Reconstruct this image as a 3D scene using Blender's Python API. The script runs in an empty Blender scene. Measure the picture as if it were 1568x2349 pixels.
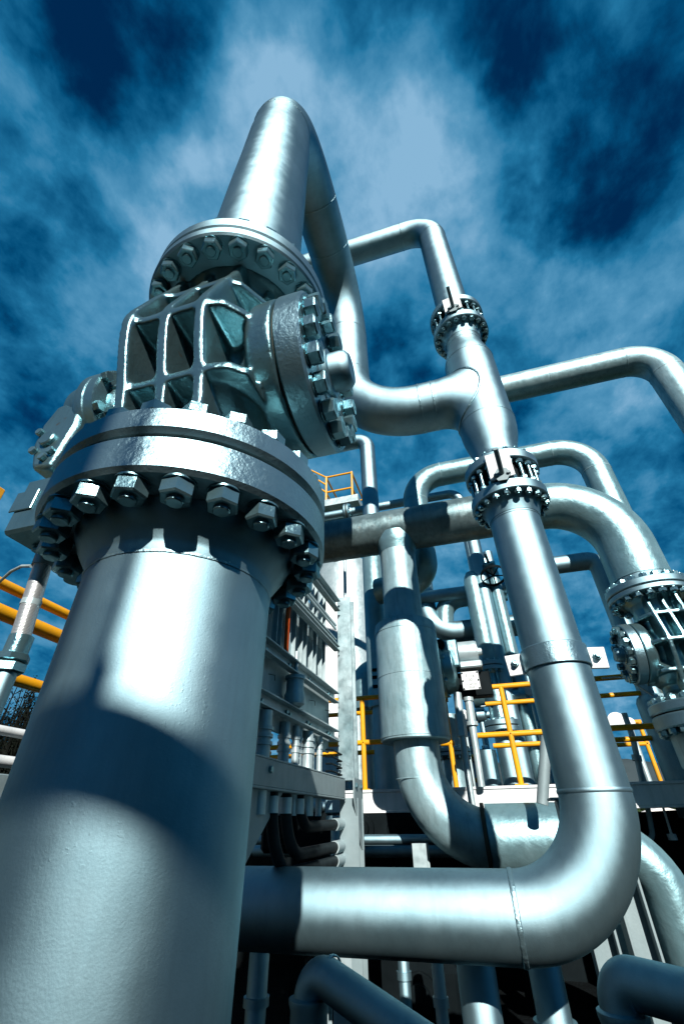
import bpy, bmesh, math, random
from math import radians as RAD, sin, cos, pi
from mathutils import Vector as V, Matrix, Euler
random.seed(7)
S = bpy.context.scene
COL = S.collection

# ------------------------------------------------------------------ camera
F, CX, CY = 1000.0, 784.0, 1174.0          # focal length and centre on a 1568 px wide frame
EYE = V((0, 0, 1.5))
PITCH, ROLL, YAW = RAD(35.5), RAD(0.78), RAD(16.0)
FW = V((-sin(YAW)*cos(PITCH), cos(YAW)*cos(PITCH), sin(PITCH)))
_r0 = V((cos(YAW), sin(YAW), 0)); _u0 = _r0.cross(FW)
RT = _r0*cos(ROLL) - _u0*sin(ROLL); UP = _u0*cos(ROLL) + _r0*sin(ROLL)
cam_d = bpy.data.cameras.new("camera"); cam = bpy.data.objects.new("camera", cam_d); COL.objects.link(cam)
cam_d.sensor_fit = 'HORIZONTAL'; cam_d.sensor_width = 36; cam_d.lens = 36*F/1568
cam_d.clip_start = 0.05; cam_d.clip_end = 4000
cam.matrix_world = Matrix(((RT.x, UP.x, -FW.x, EYE.x), (RT.y, UP.y, -FW.y, EYE.y), (RT.z, UP.z, -FW.z, EYE.z), (0, 0, 0, 1)))
S.camera = cam
def ray(u, v): return (FW + RT*((u-CX)/F) + UP*((CY-v)/F)).normalized()
def at(ax, c, u, v):                        # where the line of sight through a measured point meets a plane of the plant grid
    d = ray(u, v); i = 'xyz'.index(ax); return EYE + d*((c-EYE[i])/d[i])

# ------------------------------------------------------------------ materials
def nmat(name):
    m = bpy.data.materials.new(name); m.use_nodes = True
    nt = m.node_tree; b = nt.nodes['Principled BSDF']; return m, nt, b
def N(nt, t, **kw):
    n = nt.nodes.new(t)
    for k, v in kw.items():
        if k in n.inputs: n.inputs[k].default_value = v
        else: setattr(n, k, v)
    return n
def ramp(nt, src, p0, c0, p1, c1):
    r = nt.nodes.new('ShaderNodeValToRGB'); e = r.color_ramp.elements
    e[0].position = p0; e[0].color = (*c0, 1); e[1].position = p1; e[1].color = (*c1, 1)
    nt.links.new(src, r.inputs[0]); return r.outputs[0]
def metal(name, c0, c1, met=.8, r0=.36, r1=.5, fine=90, fs=.12, dent=6, ds=.0, dirt=.0, stretch=None, rust=0., speck=0.):
    """painted steel: tone varies softly, orange-peel bump, optional dents (jacketing), grime and rust blots"""
    m, nt, b = nmat(name); L = nt.links.new
    tc = N(nt, 'ShaderNodeTexCoord').outputs['Object']
    vec = tc
    if stretch:
        mp = N(nt, 'ShaderNodeMapping'); mp.inputs['Scale'].default_value = stretch; L(tc, mp.inputs[0]); vec = mp.outputs[0]
    n1 = N(nt, 'ShaderNodeTexNoise', Scale=3.1, Detail=6, Roughness=.62); L(vec, n1.inputs['Vector'])
    col = ramp(nt, n1.outputs['Fac'], .3, c0, .7, c1)
    if dirt > 0:
        mp = N(nt, 'ShaderNodeMapping'); mp.inputs['Scale'].default_value = (9, 9, 1.3); L(tc, mp.inputs[0])
        n4 = N(nt, 'ShaderNodeTexNoise', Scale=1.6, Detail=8, Roughness=.7); L(mp.outputs[0], n4.inputs['Vector'])
        f = ramp(nt, n4.outputs['Fac'], .47, (0, 0, 0), .8, (dirt,)*3)
        mx = N(nt, 'ShaderNodeMix', data_type='RGBA'); L(f, mx.inputs[0]); L(col, mx.inputs[6]); mx.inputs[7].default_value = (.06, .085, .085, 1); col = mx.outputs[2]
    if rust > 0:
        n5 = N(nt, 'ShaderNodeTexNoise', Scale=7.3, Detail=5, Roughness=.7); L(tc, n5.inputs['Vector'])
        f = ramp(nt, n5.outputs['Fac'], .64, (0, 0, 0), .72, (rust,)*3)
        mx = N(nt, 'ShaderNodeMix', data_type='RGBA'); L(f, mx.inputs[0]); L(col, mx.inputs[6]); mx.inputs[7].default_value = (.22, .1, .025, 1); col = mx.outputs[2]
    L(col, b.inputs['Base Color'])
    b.inputs['Metallic'].default_value = met
    if met < .35: b.inputs['Specular IOR Level'].default_value = .22 if c1[0] > .03 else .03
    n2 = N(nt, 'ShaderNodeTexNoise', Scale=11, Detail=5); L(vec, n2.inputs['Vector'])
    mr = N(nt, 'ShaderNodeMapRange'); mr.inputs[1].default_value = .3; mr.inputs[2].default_value = .7; mr.inputs[3].default_value = r0; mr.inputs[4].default_value = r1
    L(n2.outputs['Fac'], mr.inputs[0]); L(mr.outputs[0], b.inputs['Roughness'])
    n3 = N(nt, 'ShaderNodeTexNoise', Scale=fine, Detail=3, Roughness=.6); L(tc, n3.inputs['Vector'])
    bp = N(nt, 'ShaderNodeBump', Strength=fs, Distance=.006); L(n3.outputs['Fac'], bp.inputs['Height'])
    if ds > 0:
        n6 = N(nt, 'ShaderNodeTexNoise', Scale=dent, Detail=4, Roughness=.55, Distortion=.4); L(vec, n6.inputs['Vector'])
        b2 = N(nt, 'ShaderNodeBump', Strength=ds, Distance=.05); L(n6.outputs['Fac'], b2.inputs['Height']); L(b2.outputs[0], bp.inputs['Normal'])
    if speck > 0:                                   # clustered paint pimples and small dings
        n7 = N(nt, 'ShaderNodeTexNoise', Scale=70, Detail=2); L(tc, n7.inputs['Vector']); n8 = N(nt, 'ShaderNodeTexNoise', Scale=3.3, Detail=2); L(tc, n8.inputs['Vector'])
        a7 = ramp(nt, n7.outputs['Fac'], .63, (0,0,0), .72, (1,1,1)); a8 = ramp(nt, n8.outputs['Fac'], .54, (0,0,0), .62, (1,1,1))
        mm = N(nt, 'ShaderNodeMath', operation='MULTIPLY'); L(a7, mm.inputs[0]); L(a8, mm.inputs[1])
        b3 = N(nt, 'ShaderNodeBump', Strength=speck, Distance=.002); L(mm.outputs[0], b3.inputs['Height']); L(bp.outputs[0], b3.inputs['Normal']); bp = b3
    L(bp.outputs[0], b.inputs['Normal'])
    if met > .4:                                    # metallic flake paint: compact Beckmann lobe over a little diffuse
        g = N(nt, 'ShaderNodeBsdfGlossy'); g.distribution = 'BECKMANN'; d = N(nt, 'ShaderNodeBsdfDiffuse'); mxs = N(nt, 'ShaderNodeMixShader')
        L(col, g.inputs['Color']); L(col, d.inputs['Color']); L(mr.outputs[0], g.inputs['Roughness']); L(bp.outputs[0], g.inputs['Normal']); L(bp.outputs[0], d.inputs['Normal'])
        mxs.inputs[0].default_value = met; L(d.outputs[0], mxs.inputs[1]); L(g.outputs[0], mxs.inputs[2])
        L(mxs.outputs[0], nt.nodes['Material Output'].inputs['Surface']); nt.nodes.remove(b)
    return m
SILVER0, SILVER1 = (.160, .275, .322), (.220, .345, .395)
M_pipe = metal('aluminium_paint', SILVER0, SILVER1, .86, .555, .595, 170, .06, 4, .006, .25, speck=.12)
M_rough = metal('thick_aluminium_paint', SILVER0, SILVER1, .85, .42, .50, 60, .34, 14, .05, .12)
M_cast = metal('painted_casting', (.13, .255, .288), (.195, .335, .37), .88, .36, .46, 48, .32, 9, .07, .3, rust=.7)
M_weld = metal('weld_bead', (.165, .28, .32), (.225, .35, .395), .85, .46, .54, 70, .5, 30, .15)
M_bolt = metal('bolt_paint', (.14, .27, .308), (.205, .35, .39), .85, .3, .42, 70, .2, 20, .06, .2)
M_ins = metal('insulation_jacket', (.175, .295, .33), (.26, .385, .42), .45, .44, .54, 40, .16, 4, .12, .6, rust=.15)
M_soot = metal('weathered_jacket', (.075, .125, .138), (.165, .235, .25), .6, .40, .52, 40, .16, 5, .10, .9, rust=.3)
M_wrinkle = metal('crumpled_jacket', (.14, .262, .295), (.21, .35, .385), .68, .42, .52, 40, .16, 7, .15, .3)
M_zinc = metal('zinc_column', (.12, .19, .21), (.28, .365, .39), .62, .44, .58, 60, .08, 12, .02, .35)
M_galv = metal('galvanised_steel', (.22, .30, .32), (.36, .44, .46), .42, .42, .55, 60, .08, 12, .02, .25)
M_grey = metal('grey_beam_paint', (.13, .18, .195), (.18, .235, .25), .25, .5, .62, 60, .1, 6, .04, .18)
M_white = metal('white_paint', (.38, .42, .435), (.50, .53, .54), .0, .4, .5, 60, .08, 6, .02, .3)
M_yel = metal('yellow_paint', (.46, .20, .003), (.55, .26, .005), .0, .34, .46, 60, .1, 6, .03, .3)
M_dark = metal('gasket_dark', (.02, .022, .02), (.05, .045, .03), .2, .7, .8, 60, .3)
M_black = metal('black_rubber', (.006, .010, .012), (.012, .018, .021), .0, .45, .6, 60, .1)
M_orange = metal('orange_cable', (.55, .07, .008), (.65, .1, .012), .0, .4, .5)
M_text = metal('sign_lettering', (.12, .13, .13), (.2, .2, .2), .0, .5, .6)
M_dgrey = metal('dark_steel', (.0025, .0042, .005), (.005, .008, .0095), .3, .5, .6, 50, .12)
def bumpless(name, c0, c1, scale, rough=.9, bscale=40, bs=.5):
    m, nt, b = nmat(name); L = nt.links.new
    tc = N(nt, 'ShaderNodeTexCoord').outputs['Object']
    n1 = N(nt, 'ShaderNodeTexNoise', Scale=scale, Detail=8, Roughness=.65); L(tc, n1.inputs['Vector'])
    L(ramp(nt, n1.outputs['Fac'], .3, c0, .7, c1), b.inputs['Base Color']); b.inputs['Roughness'].default_value = rough; b.inputs['Specular IOR Level'].default_value = .04
    n2 = N(nt, 'ShaderNodeTexNoise', Scale=bscale, Detail=4); L(tc, n2.inputs['Vector'])
    bp = N(nt, 'ShaderNodeBump', Strength=bs, Distance=.05); L(n2.outputs['Fac'], bp.inputs['Height']); L(bp.outputs[0], b.inputs['Normal'])
    return m
M_gravel = bumpless('dark_gravel', (.0015, .0025, .003), (.004, .006, .007), 6, .95, 30, .8)
M_grass = bumpless('meadow_grass', (.006, .02, .006), (.014, .034, .01), .6, .95, 5, .8)
M_leaf = bumpless('bare_twigs', (.002, .004, .003), (.006, .008, .006), 2, .9)
M_leafg = bumpless('dark_foliage', (.015, .03, .014), (.035, .055, .02), 1.5, .9)
M_bark = bumpless('bark', (.003, .004, .0035), (.006, .007, .006), 4, .9)
M_hill = bumpless('far_hill', (.03, .045, .05), (.045, .06, .065), .05, .95, 1, .2)
M_roof = bumpless('pale_roof', (.5, .5, .48), (.62, .6, .58), 2, .7)

# ------------------------------------------------------------------ mesh helpers
class MB:
    def __init__(s): s.v = []; s.f = []
    def add(s, vs, fs):
        o = len(s.v); s.v += [V(p) for p in vs]; s.f += [[i+o for i in f] for f in fs]; return s
    def box(s, c, size, rot=None, ch=0.0):
        """box with chamfered edges along its longest axis' neighbours"""
        x, y, z = [a/2 for a in size]; c = V(c); R = rot if rot else Matrix.Identity(3)
        if ch > 0:
            bm = bmesh.new(); bmesh.ops.create_cube(bm, size=1)
            for q in bm.verts: q.co = V((q.co.x*2*x, q.co.y*2*y, q.co.z*2*z))
            bmesh.ops.bevel(bm, geom=list(bm.edges), offset=ch, segments=1, affect='EDGES', profile=.5)
            bm.verts.index_update()
            s.add([c + R @ q.co for q in bm.verts], [[q.index for q in f.verts] for f in bm.faces]); bm.free(); return s
        P = [(-x,-y,-z),(x,-y,-z),(x,y,-z),(-x,y,-z),(-x,-y,z),(x,-y,z),(x,y,z),(-x,y,z)]
        return s.add([c + R @ V(p) for p in P], [(0,3,2,1),(4,5,6,7),(0,1,5,4),(1,2,6,5),(2,3,7,6),(3,0,4,7)])
    def b2(s, a, b, ch=0.0):
        a, b = V(a), V(b); return s.box((a+b)/2, [abs(q) for q in (b-a)], None, ch)
    def lathe(s, o, ax, prof, seg=48, phase=0.0):
        """prof: (distance along ax, radius); ends with radius 0 are closed by a fan"""
        o, ax = V(o), V(ax).normalized()
        t = V((0,0,1)) if abs(ax.z) < .9 else V((1,0,0)); e1 = (t - ax*t.dot(ax)).normalized(); e2 = ax.cross(e1)
        vs, fs = [], []; prev = None
        for h, r in prof:
            if r < 1e-6: ring = [len(vs)]; vs.append(o+ax*h)
            else:
                ring = list(range(len(vs), len(vs)+seg))
                for k in range(seg):
                    a = 2*pi*k/seg+phase; vs.append(o + ax*h + (e1*cos(a)+e2*sin(a))*r)
            if prev:
                if len(prev) == 1 and len(ring) > 1: fs += [(prev[0], ring[(k+1) % seg], ring[k]) for k in range(seg)]
                elif len(ring) == 1 and len(prev) > 1: fs += [(prev[k], prev[(k+1) % seg], ring[0]) for k in range(seg)]
                elif len(ring) > 1: fs += [(prev[k], prev[(k+1) % seg], ring[(k+1) % seg], ring[k]) for k in range(seg)]
            prev = ring
        return s.add(vs, fs)
    def tube(s, pts, r, seg=32, caps=True, wob=0.0):
        pts = [V(p) for p in pts]; n = len(pts)
        rs = r if isinstance(r, (list, tuple)) else [r]*n
        tg = []
        for i in range(n):
            a = pts[max(i-1,0)]; b = pts[min(i+1,n-1)]; tg.append((b-a).normalized())
        t0 = tg[0]; u = V((0,0,1)) if abs(t0.z) < .9 else V((1,0,0)); u = (u - t0*u.dot(t0)).normalized()
        vs, fs = [], []
        for i in range(n):
            t = tg[i]; u = (u - t*u.dot(t)).normalized(); w = t.cross(u)
            sc = 1.0
            if 0 < i < n-1:
                a = (pts[i]-pts[i-1]).normalized(); c = a.dot(t); sc = 1/max(.6, c)
            for k in range(seg):
                a = 2*pi*k/seg
                rr = rs[i]*(1+(random.uniform(-wob, wob) if wob else 0))
                vs.append(pts[i] + (u*cos(a)+w*sin(a))*rr)
        for i in range(n-1):
            for k in range(seg):
                fs.append((i*seg+k, i*seg+(k+1)%seg, (i+1)*seg+(k+1)%seg, (i+1)*seg+k))
        if caps: fs += [tuple(range(seg-1,-1,-1)), tuple(range((n-1)*seg, n*seg))]
        return s.add(vs, fs)
    def hexn(s, o, ax, h0, h1, af, phase=0.0):
        R = af/2/cos(pi/6); c = .12*(h1-h0)
        return s.lathe(o, ax, [(h0,0),(h0,R*.9),(h0+c,R),(h1-c,R),(h1,R*.9),(h1,0)], 6, phase)
    def ring(s, c, ax, R, r, seg=48, rs=10, wob=0.0):
        """weld bead / torus"""
        c, ax = V(c), V(ax).normalized(); t = V((0,0,1)) if abs(ax.z) < .9 else V((1,0,0)); e1 = (t-ax*t.dot(ax)).normalized(); e2 = ax.cross(e1)
        vs, fs = [], []
        for i in range(seg):
            a = 2*pi*i/seg; d = e1*cos(a)+e2*sin(a); w1 = 1+random.uniform(-wob, wob); of = random.uniform(-wob, wob)*r*.6
            for k in range(rs):
                b = 2*pi*k/rs; vs.append(c + d*(R+r*.55*cos(b)*w1) + ax*(r*sin(b)*1.3*w1+of))
        for i in range(seg):
            for k in range(rs): fs.append((i*rs+k, ((i+1)%seg)*rs+k, ((i+1)%seg)*rs+(k+1)%rs, i*rs+(k+1)%rs))
        return s.add(vs, fs)
    def prism(s, poly, d, ch=0.0):
        """closed polygon of 3-D points swept by vector d"""
        n = len(poly); d = V(d); P = [V(p) for p in poly]
        return s.add(P + [p+d for p in P], [tuple(range(n-1,-1,-1)), tuple(range(n,2*n))] + [(i,(i+1)%n,n+(i+1)%n,n+i) for i in range(n)])
    def build(s, name, mat, parent=None, smooth=35, bevel=0.0):
        me = bpy.data.meshes.new(name); off = wloc(parent) if parent else V((0,0,0))
        me.from_pydata([p-off for p in s.v], [], s.f); 
        bm = bmesh.new(); bm.from_mesh(me); bmesh.ops.recalc_face_normals(bm, faces=bm.faces); bm.to_mesh(me); bm.free()
        me.materials.append(mat)
        if smooth:
            me.polygons.foreach_set('use_smooth', [True]*len(me.polygons)); me.set_sharp_from_angle(angle=RAD(smooth))
        o = bpy.data.objects.new(name, me); COL.objects.link(o)
        if parent: o.parent = parent
        if bevel:
            md = o.modifiers.new('bevel', 'BEVEL'); md.width = bevel; md.segments = 2; md.limit_method = 'ANGLE'; md.angle_limit = RAD(40)
        return o
def build_split(mb, name, mat, parent=None, smooth=35, bevel=0.0):
    """every loose piece of the mesh becomes a part of its own"""
    n = len(mb.v); up = list(range(n))
    def find(i):
        while up[i] != i: up[i] = up[up[i]]; i = up[i]
        return i
    for f in mb.f:
        a = find(f[0])
        for j in f[1:]: up[find(j)] = a
    groups = {}
    for f in mb.f: groups.setdefault(find(f[0]), []).append(f)
    outs = []
    for fs in groups.values():
        ids = sorted({i for f in fs for i in f}); mp = {i: k for k, i in enumerate(ids)}
        m = MB(); m.v = [mb.v[i] for i in ids]; m.f = [[mp[i] for i in f] for f in fs]; outs.append(m.build(name, mat, parent, smooth, bevel))
    return outs
def wloc(o):
    p = V(o.location); q = o.parent
    while q: p += q.location; q = q.parent
    return p
def tag(o, label=None, cat=None, group=None, kind=None):
    if label: o['label'] = label
    if cat: o['category'] = cat
    if group: o['group'] = group
    if kind: o['kind'] = kind
    return o
def thing(name, loc, label, cat, group=None):
    o = bpy.data.objects.new(name, None); o.location = loc; o.empty_display_size = .1; COL.objects.link(o)
    return tag(o, label, cat, group)
def copy_tree(o, loc=None, rotz=None, label=None):
    c = o.copy(); COL.objects.link(c)
    if loc is not None: c.location = loc
    if rotz is not None: c.rotation_euler = (0, 0, rotz)
    if label: c['label'] = label
    for ch in list(o.children):
        d = ch.copy(); COL.objects.link(d); d.parent = c
        for g in ch.children:
            e = g.copy(); COL.objects.link(e); e.parent = d
    return c
def path(*items, step=7):
    """items: points or (point, bend radius) -> centre line with true circular bends"""
    P = [(V(i[0]), i[1]) if isinstance(i[0], (tuple, list, V)) else (V(i), 0) for i in items]
    out = [P[0][0]]
    for i in range(1, len(P)-1):
        p, R = P[i]; a = (P[i-1][0]-p).normalized(); b = (P[i+1][0]-p).normalized()
        if R <= 0: out.append(p); continue
        ang = a.angle(b); t = R/math.tan(ang/2); s0 = p+a*t; s1 = p+b*t
        cen = p + (a+b).normalized()*(R/sin(ang/2)); tot = pi-ang; n = max(3, int(math.degrees(tot)/step))
        r0 = s0-cen; axis = r0.cross(s1-cen).normalized()
        for k in range(n+1): out.append(cen + Matrix.Rotation(tot*k/n, 3, axis) @ r0)
    out.append(P[-1][0]); return out
def straight(a, b, n): a, b = V(a), V(b); return [a+(b-a)*k/n for k in range(n+1)]

# shared bolt meshes -------------------------------------------------
def bolt_mesh(name, l0, l1, af, hn, ext, two=True):
    """stud along local Z from l0 to l1 (the clamped length) with a nut on each end"""
    b = MB(); r = af*.29
    b.lathe((0,0,0), (0,0,1), [(l0-hn-ext,0),(l0-hn-ext,r*.86),(l0-hn-ext+r*.14,r),(l1+hn+ext-r*.14,r),(l1+hn+ext,r*.86),(l1+hn+ext,0)], 20)
    b.lathe((0,0,0), (0,0,1), [(l0-.005,0),(l0-.005,af*.60),(l0+.0005,af*.60)], 24)
    b.hexn((0,0,0), (0,0,1), l0-hn-.004, l0-.004, af, .3)
    if two: b.hexn((0,0,0), (0,0,1), l1-.0005, l1+hn, af, .9)
    o = b.build(name, M_bolt, None, 30); me = o.data; bpy.data.objects.remove(o); return me
def put_bolts(me, n, cen, ax, rad, phase, parent, name='bolt'):
    cen, ax = V(cen), V(ax).normalized(); t = V((1,0,0)) if abs(ax.z) > .9 else V((0,0,1)); e1 = t; e2 = ax.cross(e1)
    q0 = V((0,0,1)).rotation_difference(ax)
    for k in range(n):
        a = phase+2*pi*k/n; p = cen+(e1*cos(a)+e2*sin(a))*rad
        o = bpy.data.objects.new(name, me); COL.objects.link(o); o.parent = parent; o.location = p-wloc(parent)
        o.rotation_mode = 'QUATERNION'; o.rotation_quaternion = q0 @ Euler((0,0,random.uniform(0, 6.28))).to_quaternion()
def flange_prof(z0, z1, R, ri, c=.012):
    return [(z0,ri),(z0,R-c),(z0+c,R),(z1-c,R),(z1,R-c),(z1,ri)]

Z = V((0,0,1)); X = V((1,0,0)); Y = V((0,1,0))
# ================================================================== THE BIG BALL VALVES
AX, AY = -.925, 1.185                       # axis of the near riser
R_ = .305
LF0, LF1, LF2, LF3 = 2.298, 2.436, 2.452, 2.560     # lower flange pair
UF0, UF1, UF2, UF3 = 3.79, 3.858, 3.870, 3.960     # upper flange pair
ZC = 3.16
def env(z):                                 # how far the casting's ribs stand out, front and back
    T = [(2.56,.36),(2.66,.345),(2.75,.352),(2.86,.382),(3.0,.43),(3.10,.458),(3.17,.468),(3.24,.458),(3.5,.385),(3.62,.345),(3.72,.318),(3.78,.31)]
    for (a,ra),(b,rb) in zip(T, T[1:]):
        if a <= z <= b: return ra+(rb-ra)*(z-a)/(b-a)
    return T[0][1] if z < T[0][0] else T[-1][1]
BOLT_LOW = bolt_mesh('bolt', LF0, LF3, .088, .05, .018)
BOLT_UP = bolt_mesh('bolt', UF0, UF3, .084, .048, .016)
BOLT_COV = bolt_mesh('bolt', -.002, .02, .082, .052, .004, False)

def ball_valve(label):
    o = V((AX, AY, LF2)); t = thing('ball_valve', o, label, 'valve', 'large flanged ball valves')
    b = MB(); A = V((AX, AY, 0))
    # the casting: core, trunks for cover and gear, ribs across the stem, shelves along it, skirts; fused with cast fillets
    b.lathe(A, Z, [(LF3-.004,0),(LF3-.004,.375),(2.585,.365),(2.62,.32),(2.68,.275),(2.80,.25),(2.92,.25),(3.05,.265),(3.17,.27),(3.29,.265),(3.42,.25),(3.54,.25),(3.66,.255),(3.73,.275),(3.765,.31),(UF0+.004,.345),(UF0+.004,0)], 64)
    C = V((AX, AY, ZC))
    b.lathe(C, X, [(.05,0),(.05,.26),(.16,.255),(.215,.245),(.245,.255),(.265,.29),(.28,.33),(.30,.352),(.398,.356),(.401,.354),(.401,0)], 72)
    b.lathe(C, -X, [(.05,0),(.05,.30),(.22,.25),(.30,.17),(.44,.15),(.60,.15),(.60,0)], 48)
    th = .046
    for xo in (.155, -.005, -.165):
        zs = [2.57, 2.66, 2.75, 2.86, 2.93, 3.0, 3.08, 3.17, 3.24, 3.3, 3.4, 3.5, 3.56, 3.62, 3.72, 3.775]
        k = 1 if xo != -.165 else 1.05
        front = [V((AX+xo-th/2, AY-env(z)*k, z)) for z in zs]; back = [V((AX+xo-th/2, AY+env(z)*k, z)) for z in reversed(zs)]
        b.prism(front+back, (th, 0, 0))
    for z, flare, xl, xr in ((2.862, .32, -.19, .38), (3.172, .29, -.19, .33), (3.515, .20, -.13, .30)):
        e = env(z)-.004
        pts = [(xl, -e*1.04), (-.1, -e*1.0), (.155, -e)]
        if z < 3: pts += [(.22, -e*.99), (.27, -e*.96), (.31, -e*.86), (.325, -flare)]
        elif z < 3.3: pts += [(.24, -e*.95), (.31, -.36)]
        else: pts += [(.22, -e*.9), (.30, -.2)]
        b.prism([V((AX+x, AY+y, z-.022)) for x, y in pts] + [V((AX+x, AY-y, z-.022)) for x, y in reversed(pts)], (0, 0, .044))
    xs = [(.165,.46),(.20,.455),(.235,.44),(.265,.415),(.285,.39),(.31,.352)]
    for sg in (-1, 1):                          # swelling skirt from the lower shelf into the cover trunk: a closed sector
        vs, fs = [], []; na = 12; m = na+2
        for x, rr in xs:
            vs.append(V((AX+x, AY, ZC)))
            for k in range(na+1): an = RAD(219+k*(290-219)/na); vs.append(V((AX+x, AY-sg*cos(an)*rr, ZC+sin(an)*rr)))
        for i in range(len(xs)-1):
            for k in range(m): q0 = i*m+k; q1 = i*m+(k+1) % m; fs.append((q0, q1, q1+m, q0+m))
        n = (len(xs)-1)*m; fs += [tuple(range(m)), tuple(range(n, n+m))]
        b.add(vs, fs)
    body = b.build('body', M_cast, t, 60)
    md = body.modifiers.new('fuse', 'REMESH'); md.mode = 'VOXEL'; md.voxel_size = .0085; md.use_smooth_shade = True
    md = body.modifiers.new('fillet', 'SMOOTH'); md.factor = .5; md.iterations = 7
    p = MB()
    for a in (-65, -100, -30, 60, 120): 
        ca, sa = cos(RAD(a)), sin(RAD(a)); p.box((AX+ca*.285, AY+sa*.285, 3.70), (.05, .05, .07), Matrix.Rotation(RAD(a), 3, 'Z'), .006)
    build_split(p, 'lug', M_cast, t)
    f = MB(); f.lathe(A, Z, flange_prof(LF2, LF3, .494, .3, .016), 96); f.build('flange', M_rough, t)
    f = MB(); f.lathe(A, Z, flange_prof(UF0, UF1, .485, .28, .01), 96); f.build('flange', M_pipe, t)
    g = MB(); g.lathe(A, Z, [(LF1-.002,.30),(LF1-.002,.465),(LF2+.002,.465),(LF2+.002,.30)], 64)
    g.lathe(A, Z, [(UF1-.002,.30),(UF1-.002,.462),(UF2+.002,.462),(UF2+.002,.30)], 64)
    g.lathe(C, X, [(.40,.30),(.40,.335),(.412,.335),(.412,.30)], 64); build_split(g, 'gasket', M_dark, t)
    # side cover with its bolts and stem cap
    f = MB(); f.lathe(C, X, [(.41,0),(.41,.345),(.418,.357),(.510,.357),(.520,.347),(.520,.16),(.526,.155),(.530,.12),(.530,0)], 80); cov = f.build('cover', M_rough, t, 30)
    k = MB(); k.lathe(C, X, [(.52,.088),(.60,.088),(.625,.082),(.64,.066),(.64,0)], 40)
    k.lathe(C, X, [(.528,.108),(.548,.108),(.552,.1),(.552,.05)], 40); k.build('stem_cap', M_pipe, cov)
    put_bolts(BOLT_COV, 16, C+X*.52, -X, .29, RAD(8), cov)
    put_bolts(BOLT_LOW, 21, A, Z, .432, RAD(-63.3+2), t)
    put_bolts(BOLT_UP, 21, A, Z, .428, RAD(-63.3+0), t)
    # gear operator on the far end of the stem
    g = MB(); GC = V((AX-.56, AY+.02, ZC+.05))
    g.lathe(GC, -X, [(-.02,0),(-.02,.245),(-.01,.262),(.035,.262),(.04,.257),(.046,.257),(.05,.262),(.09,.262),(.11,.25),(.13,.235),(.20,.22),(.24,.19),(.26,.12),(.26,0)], 56)
    g.lathe(GC, X, [(0,.19),(.05,.185),(.09,.16)], 40)
    for a in (-150, -95, -40, 10, 60, 110, 165): 
        ca, sa = cos(RAD(a)), sin(RAD(a)); g.hexn(GC+V((0,ca*.245,sa*.245)), X, .018, .05, .05, a)
        g.box(GC+V((0.03,ca*.17,sa*.17)), (.1,.03,.06), Matrix.Rotation(RAD(a-90), 3, 'X'), .004)
    gb = g.build('gear_housing', M_cast, t, 38)
    w = MB()        # worm housing: a blocky arm dropping towards the input shaft
    q = [(-1.53,3.00),(-1.56,3.14),(-1.62,3.19),(-1.72,3.17),(-1.755,3.05),(-1.745,2.92),(-1.68,2.76),(-1.57,2.74)]
    w.prism([V((x, .985, z)) for x, z in q], (0, .30, 0)); wo = w.build('worm_housing', M_cast, t, 38, .022)
    n = MB()
    for (x, y, z) in ((-1.70,.985,2.86),(-1.62,.985,2.80),(-1.72,.985,2.98),(-1.59,.985,2.83)): n.hexn((x,y,z), -Y, 0, .022, .032, .4)
    build_split(n, 'bolt', M_bolt, wo)
    MB().lathe((-1.65,.99,2.92), -Y, [(0,.04),(.02,.04),(.026,.034),(.026,0)], 24).build('plug', M_cast, wo)
    return t
valve = ball_valve('ribbed ball valve on top of the thick riser, its bolted cover facing right')

# ================================================================== RISER BELOW THE VALVE
t = thing('riser_pipe', (AX, AY, 0), 'thickest silver riser pipe filling the lower left under the near valve', 'pipe')
A = V((AX, AY, 0))
b = MB(); b.lathe(A, Z, [(-.2,R_),(.7,R_),(1.4,R_),(2.15,R_)], 128); b.build('pipe', M_pipe, t)
b = MB(); b.lathe(A, Z, [(2.145,R_+.001),(2.15,R_+.003),(2.175,R_+.004),(2.19,R_+.008),(2.22,.335),(2.255,.358),(2.285,.372),(LF0+.004,.375)], 96); b.build('neck', M_pipe, t, 50)
b = MB(); b.lathe(A, Z, flange_prof(LF0, LF1, .494, .31, .014), 96); b.build('flange', M_rough, t)
b = MB(); b.ring((AX,AY,2.15), Z, R_+.001, .005, 180, 8, .15); b.build('weld_seam', M_weld, t)
b = MB(); b.lathe(A, Z, [(-.2,.45),(.06,.45),(.08,.43),(.08,.30)], 48); b.build('base_plate', M_grey, t)

# ================================================================== LOOP OVER THE TOP AND TEE
YT, ZT, XT = 3.60, 5.45, .602
RL, RT_, RB = .285, .285, .2146
t = thing('loop_pipe', (AX, AY, UF2), 'tall silver loop pipe rising from the near valve and bending over to a tee', 'pipe')
b = MB(); b.lathe(A, Z, flange_prof(UF2, UF3, .485, .28, .01), 96); b.build('flange', M_pipe, t)
b = MB(); b.lathe(A, Z, [(UF3-.004,.345),(UF3+.03,.325),(UF3+.075,.305),(UF3+.085,.303)], 80); b.build('neck', M_pipe, t)
b = MB()
ZTOP = 8.15
P = [V((AX,AY,UF3+.02))] + straight((AX,AY,UF3+.06), (AX,AY,ZTOP-1.3), 4)
rs = [.303]*len(P)
Q = path((AX,AY,ZTOP-1.25), ((AX,AY,ZTOP),.945), ((AX,YT,ZTOP),.90), ((AX,YT,ZT),.86), (XT,YT,ZT), step=5)
b.tube(P+Q, [.303]*2+[.300]*2+[.295]*(len(P)-4)+[.287]*len(Q), 72, False); b.build('pipe', M_pipe, t)
b = MB()
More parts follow.
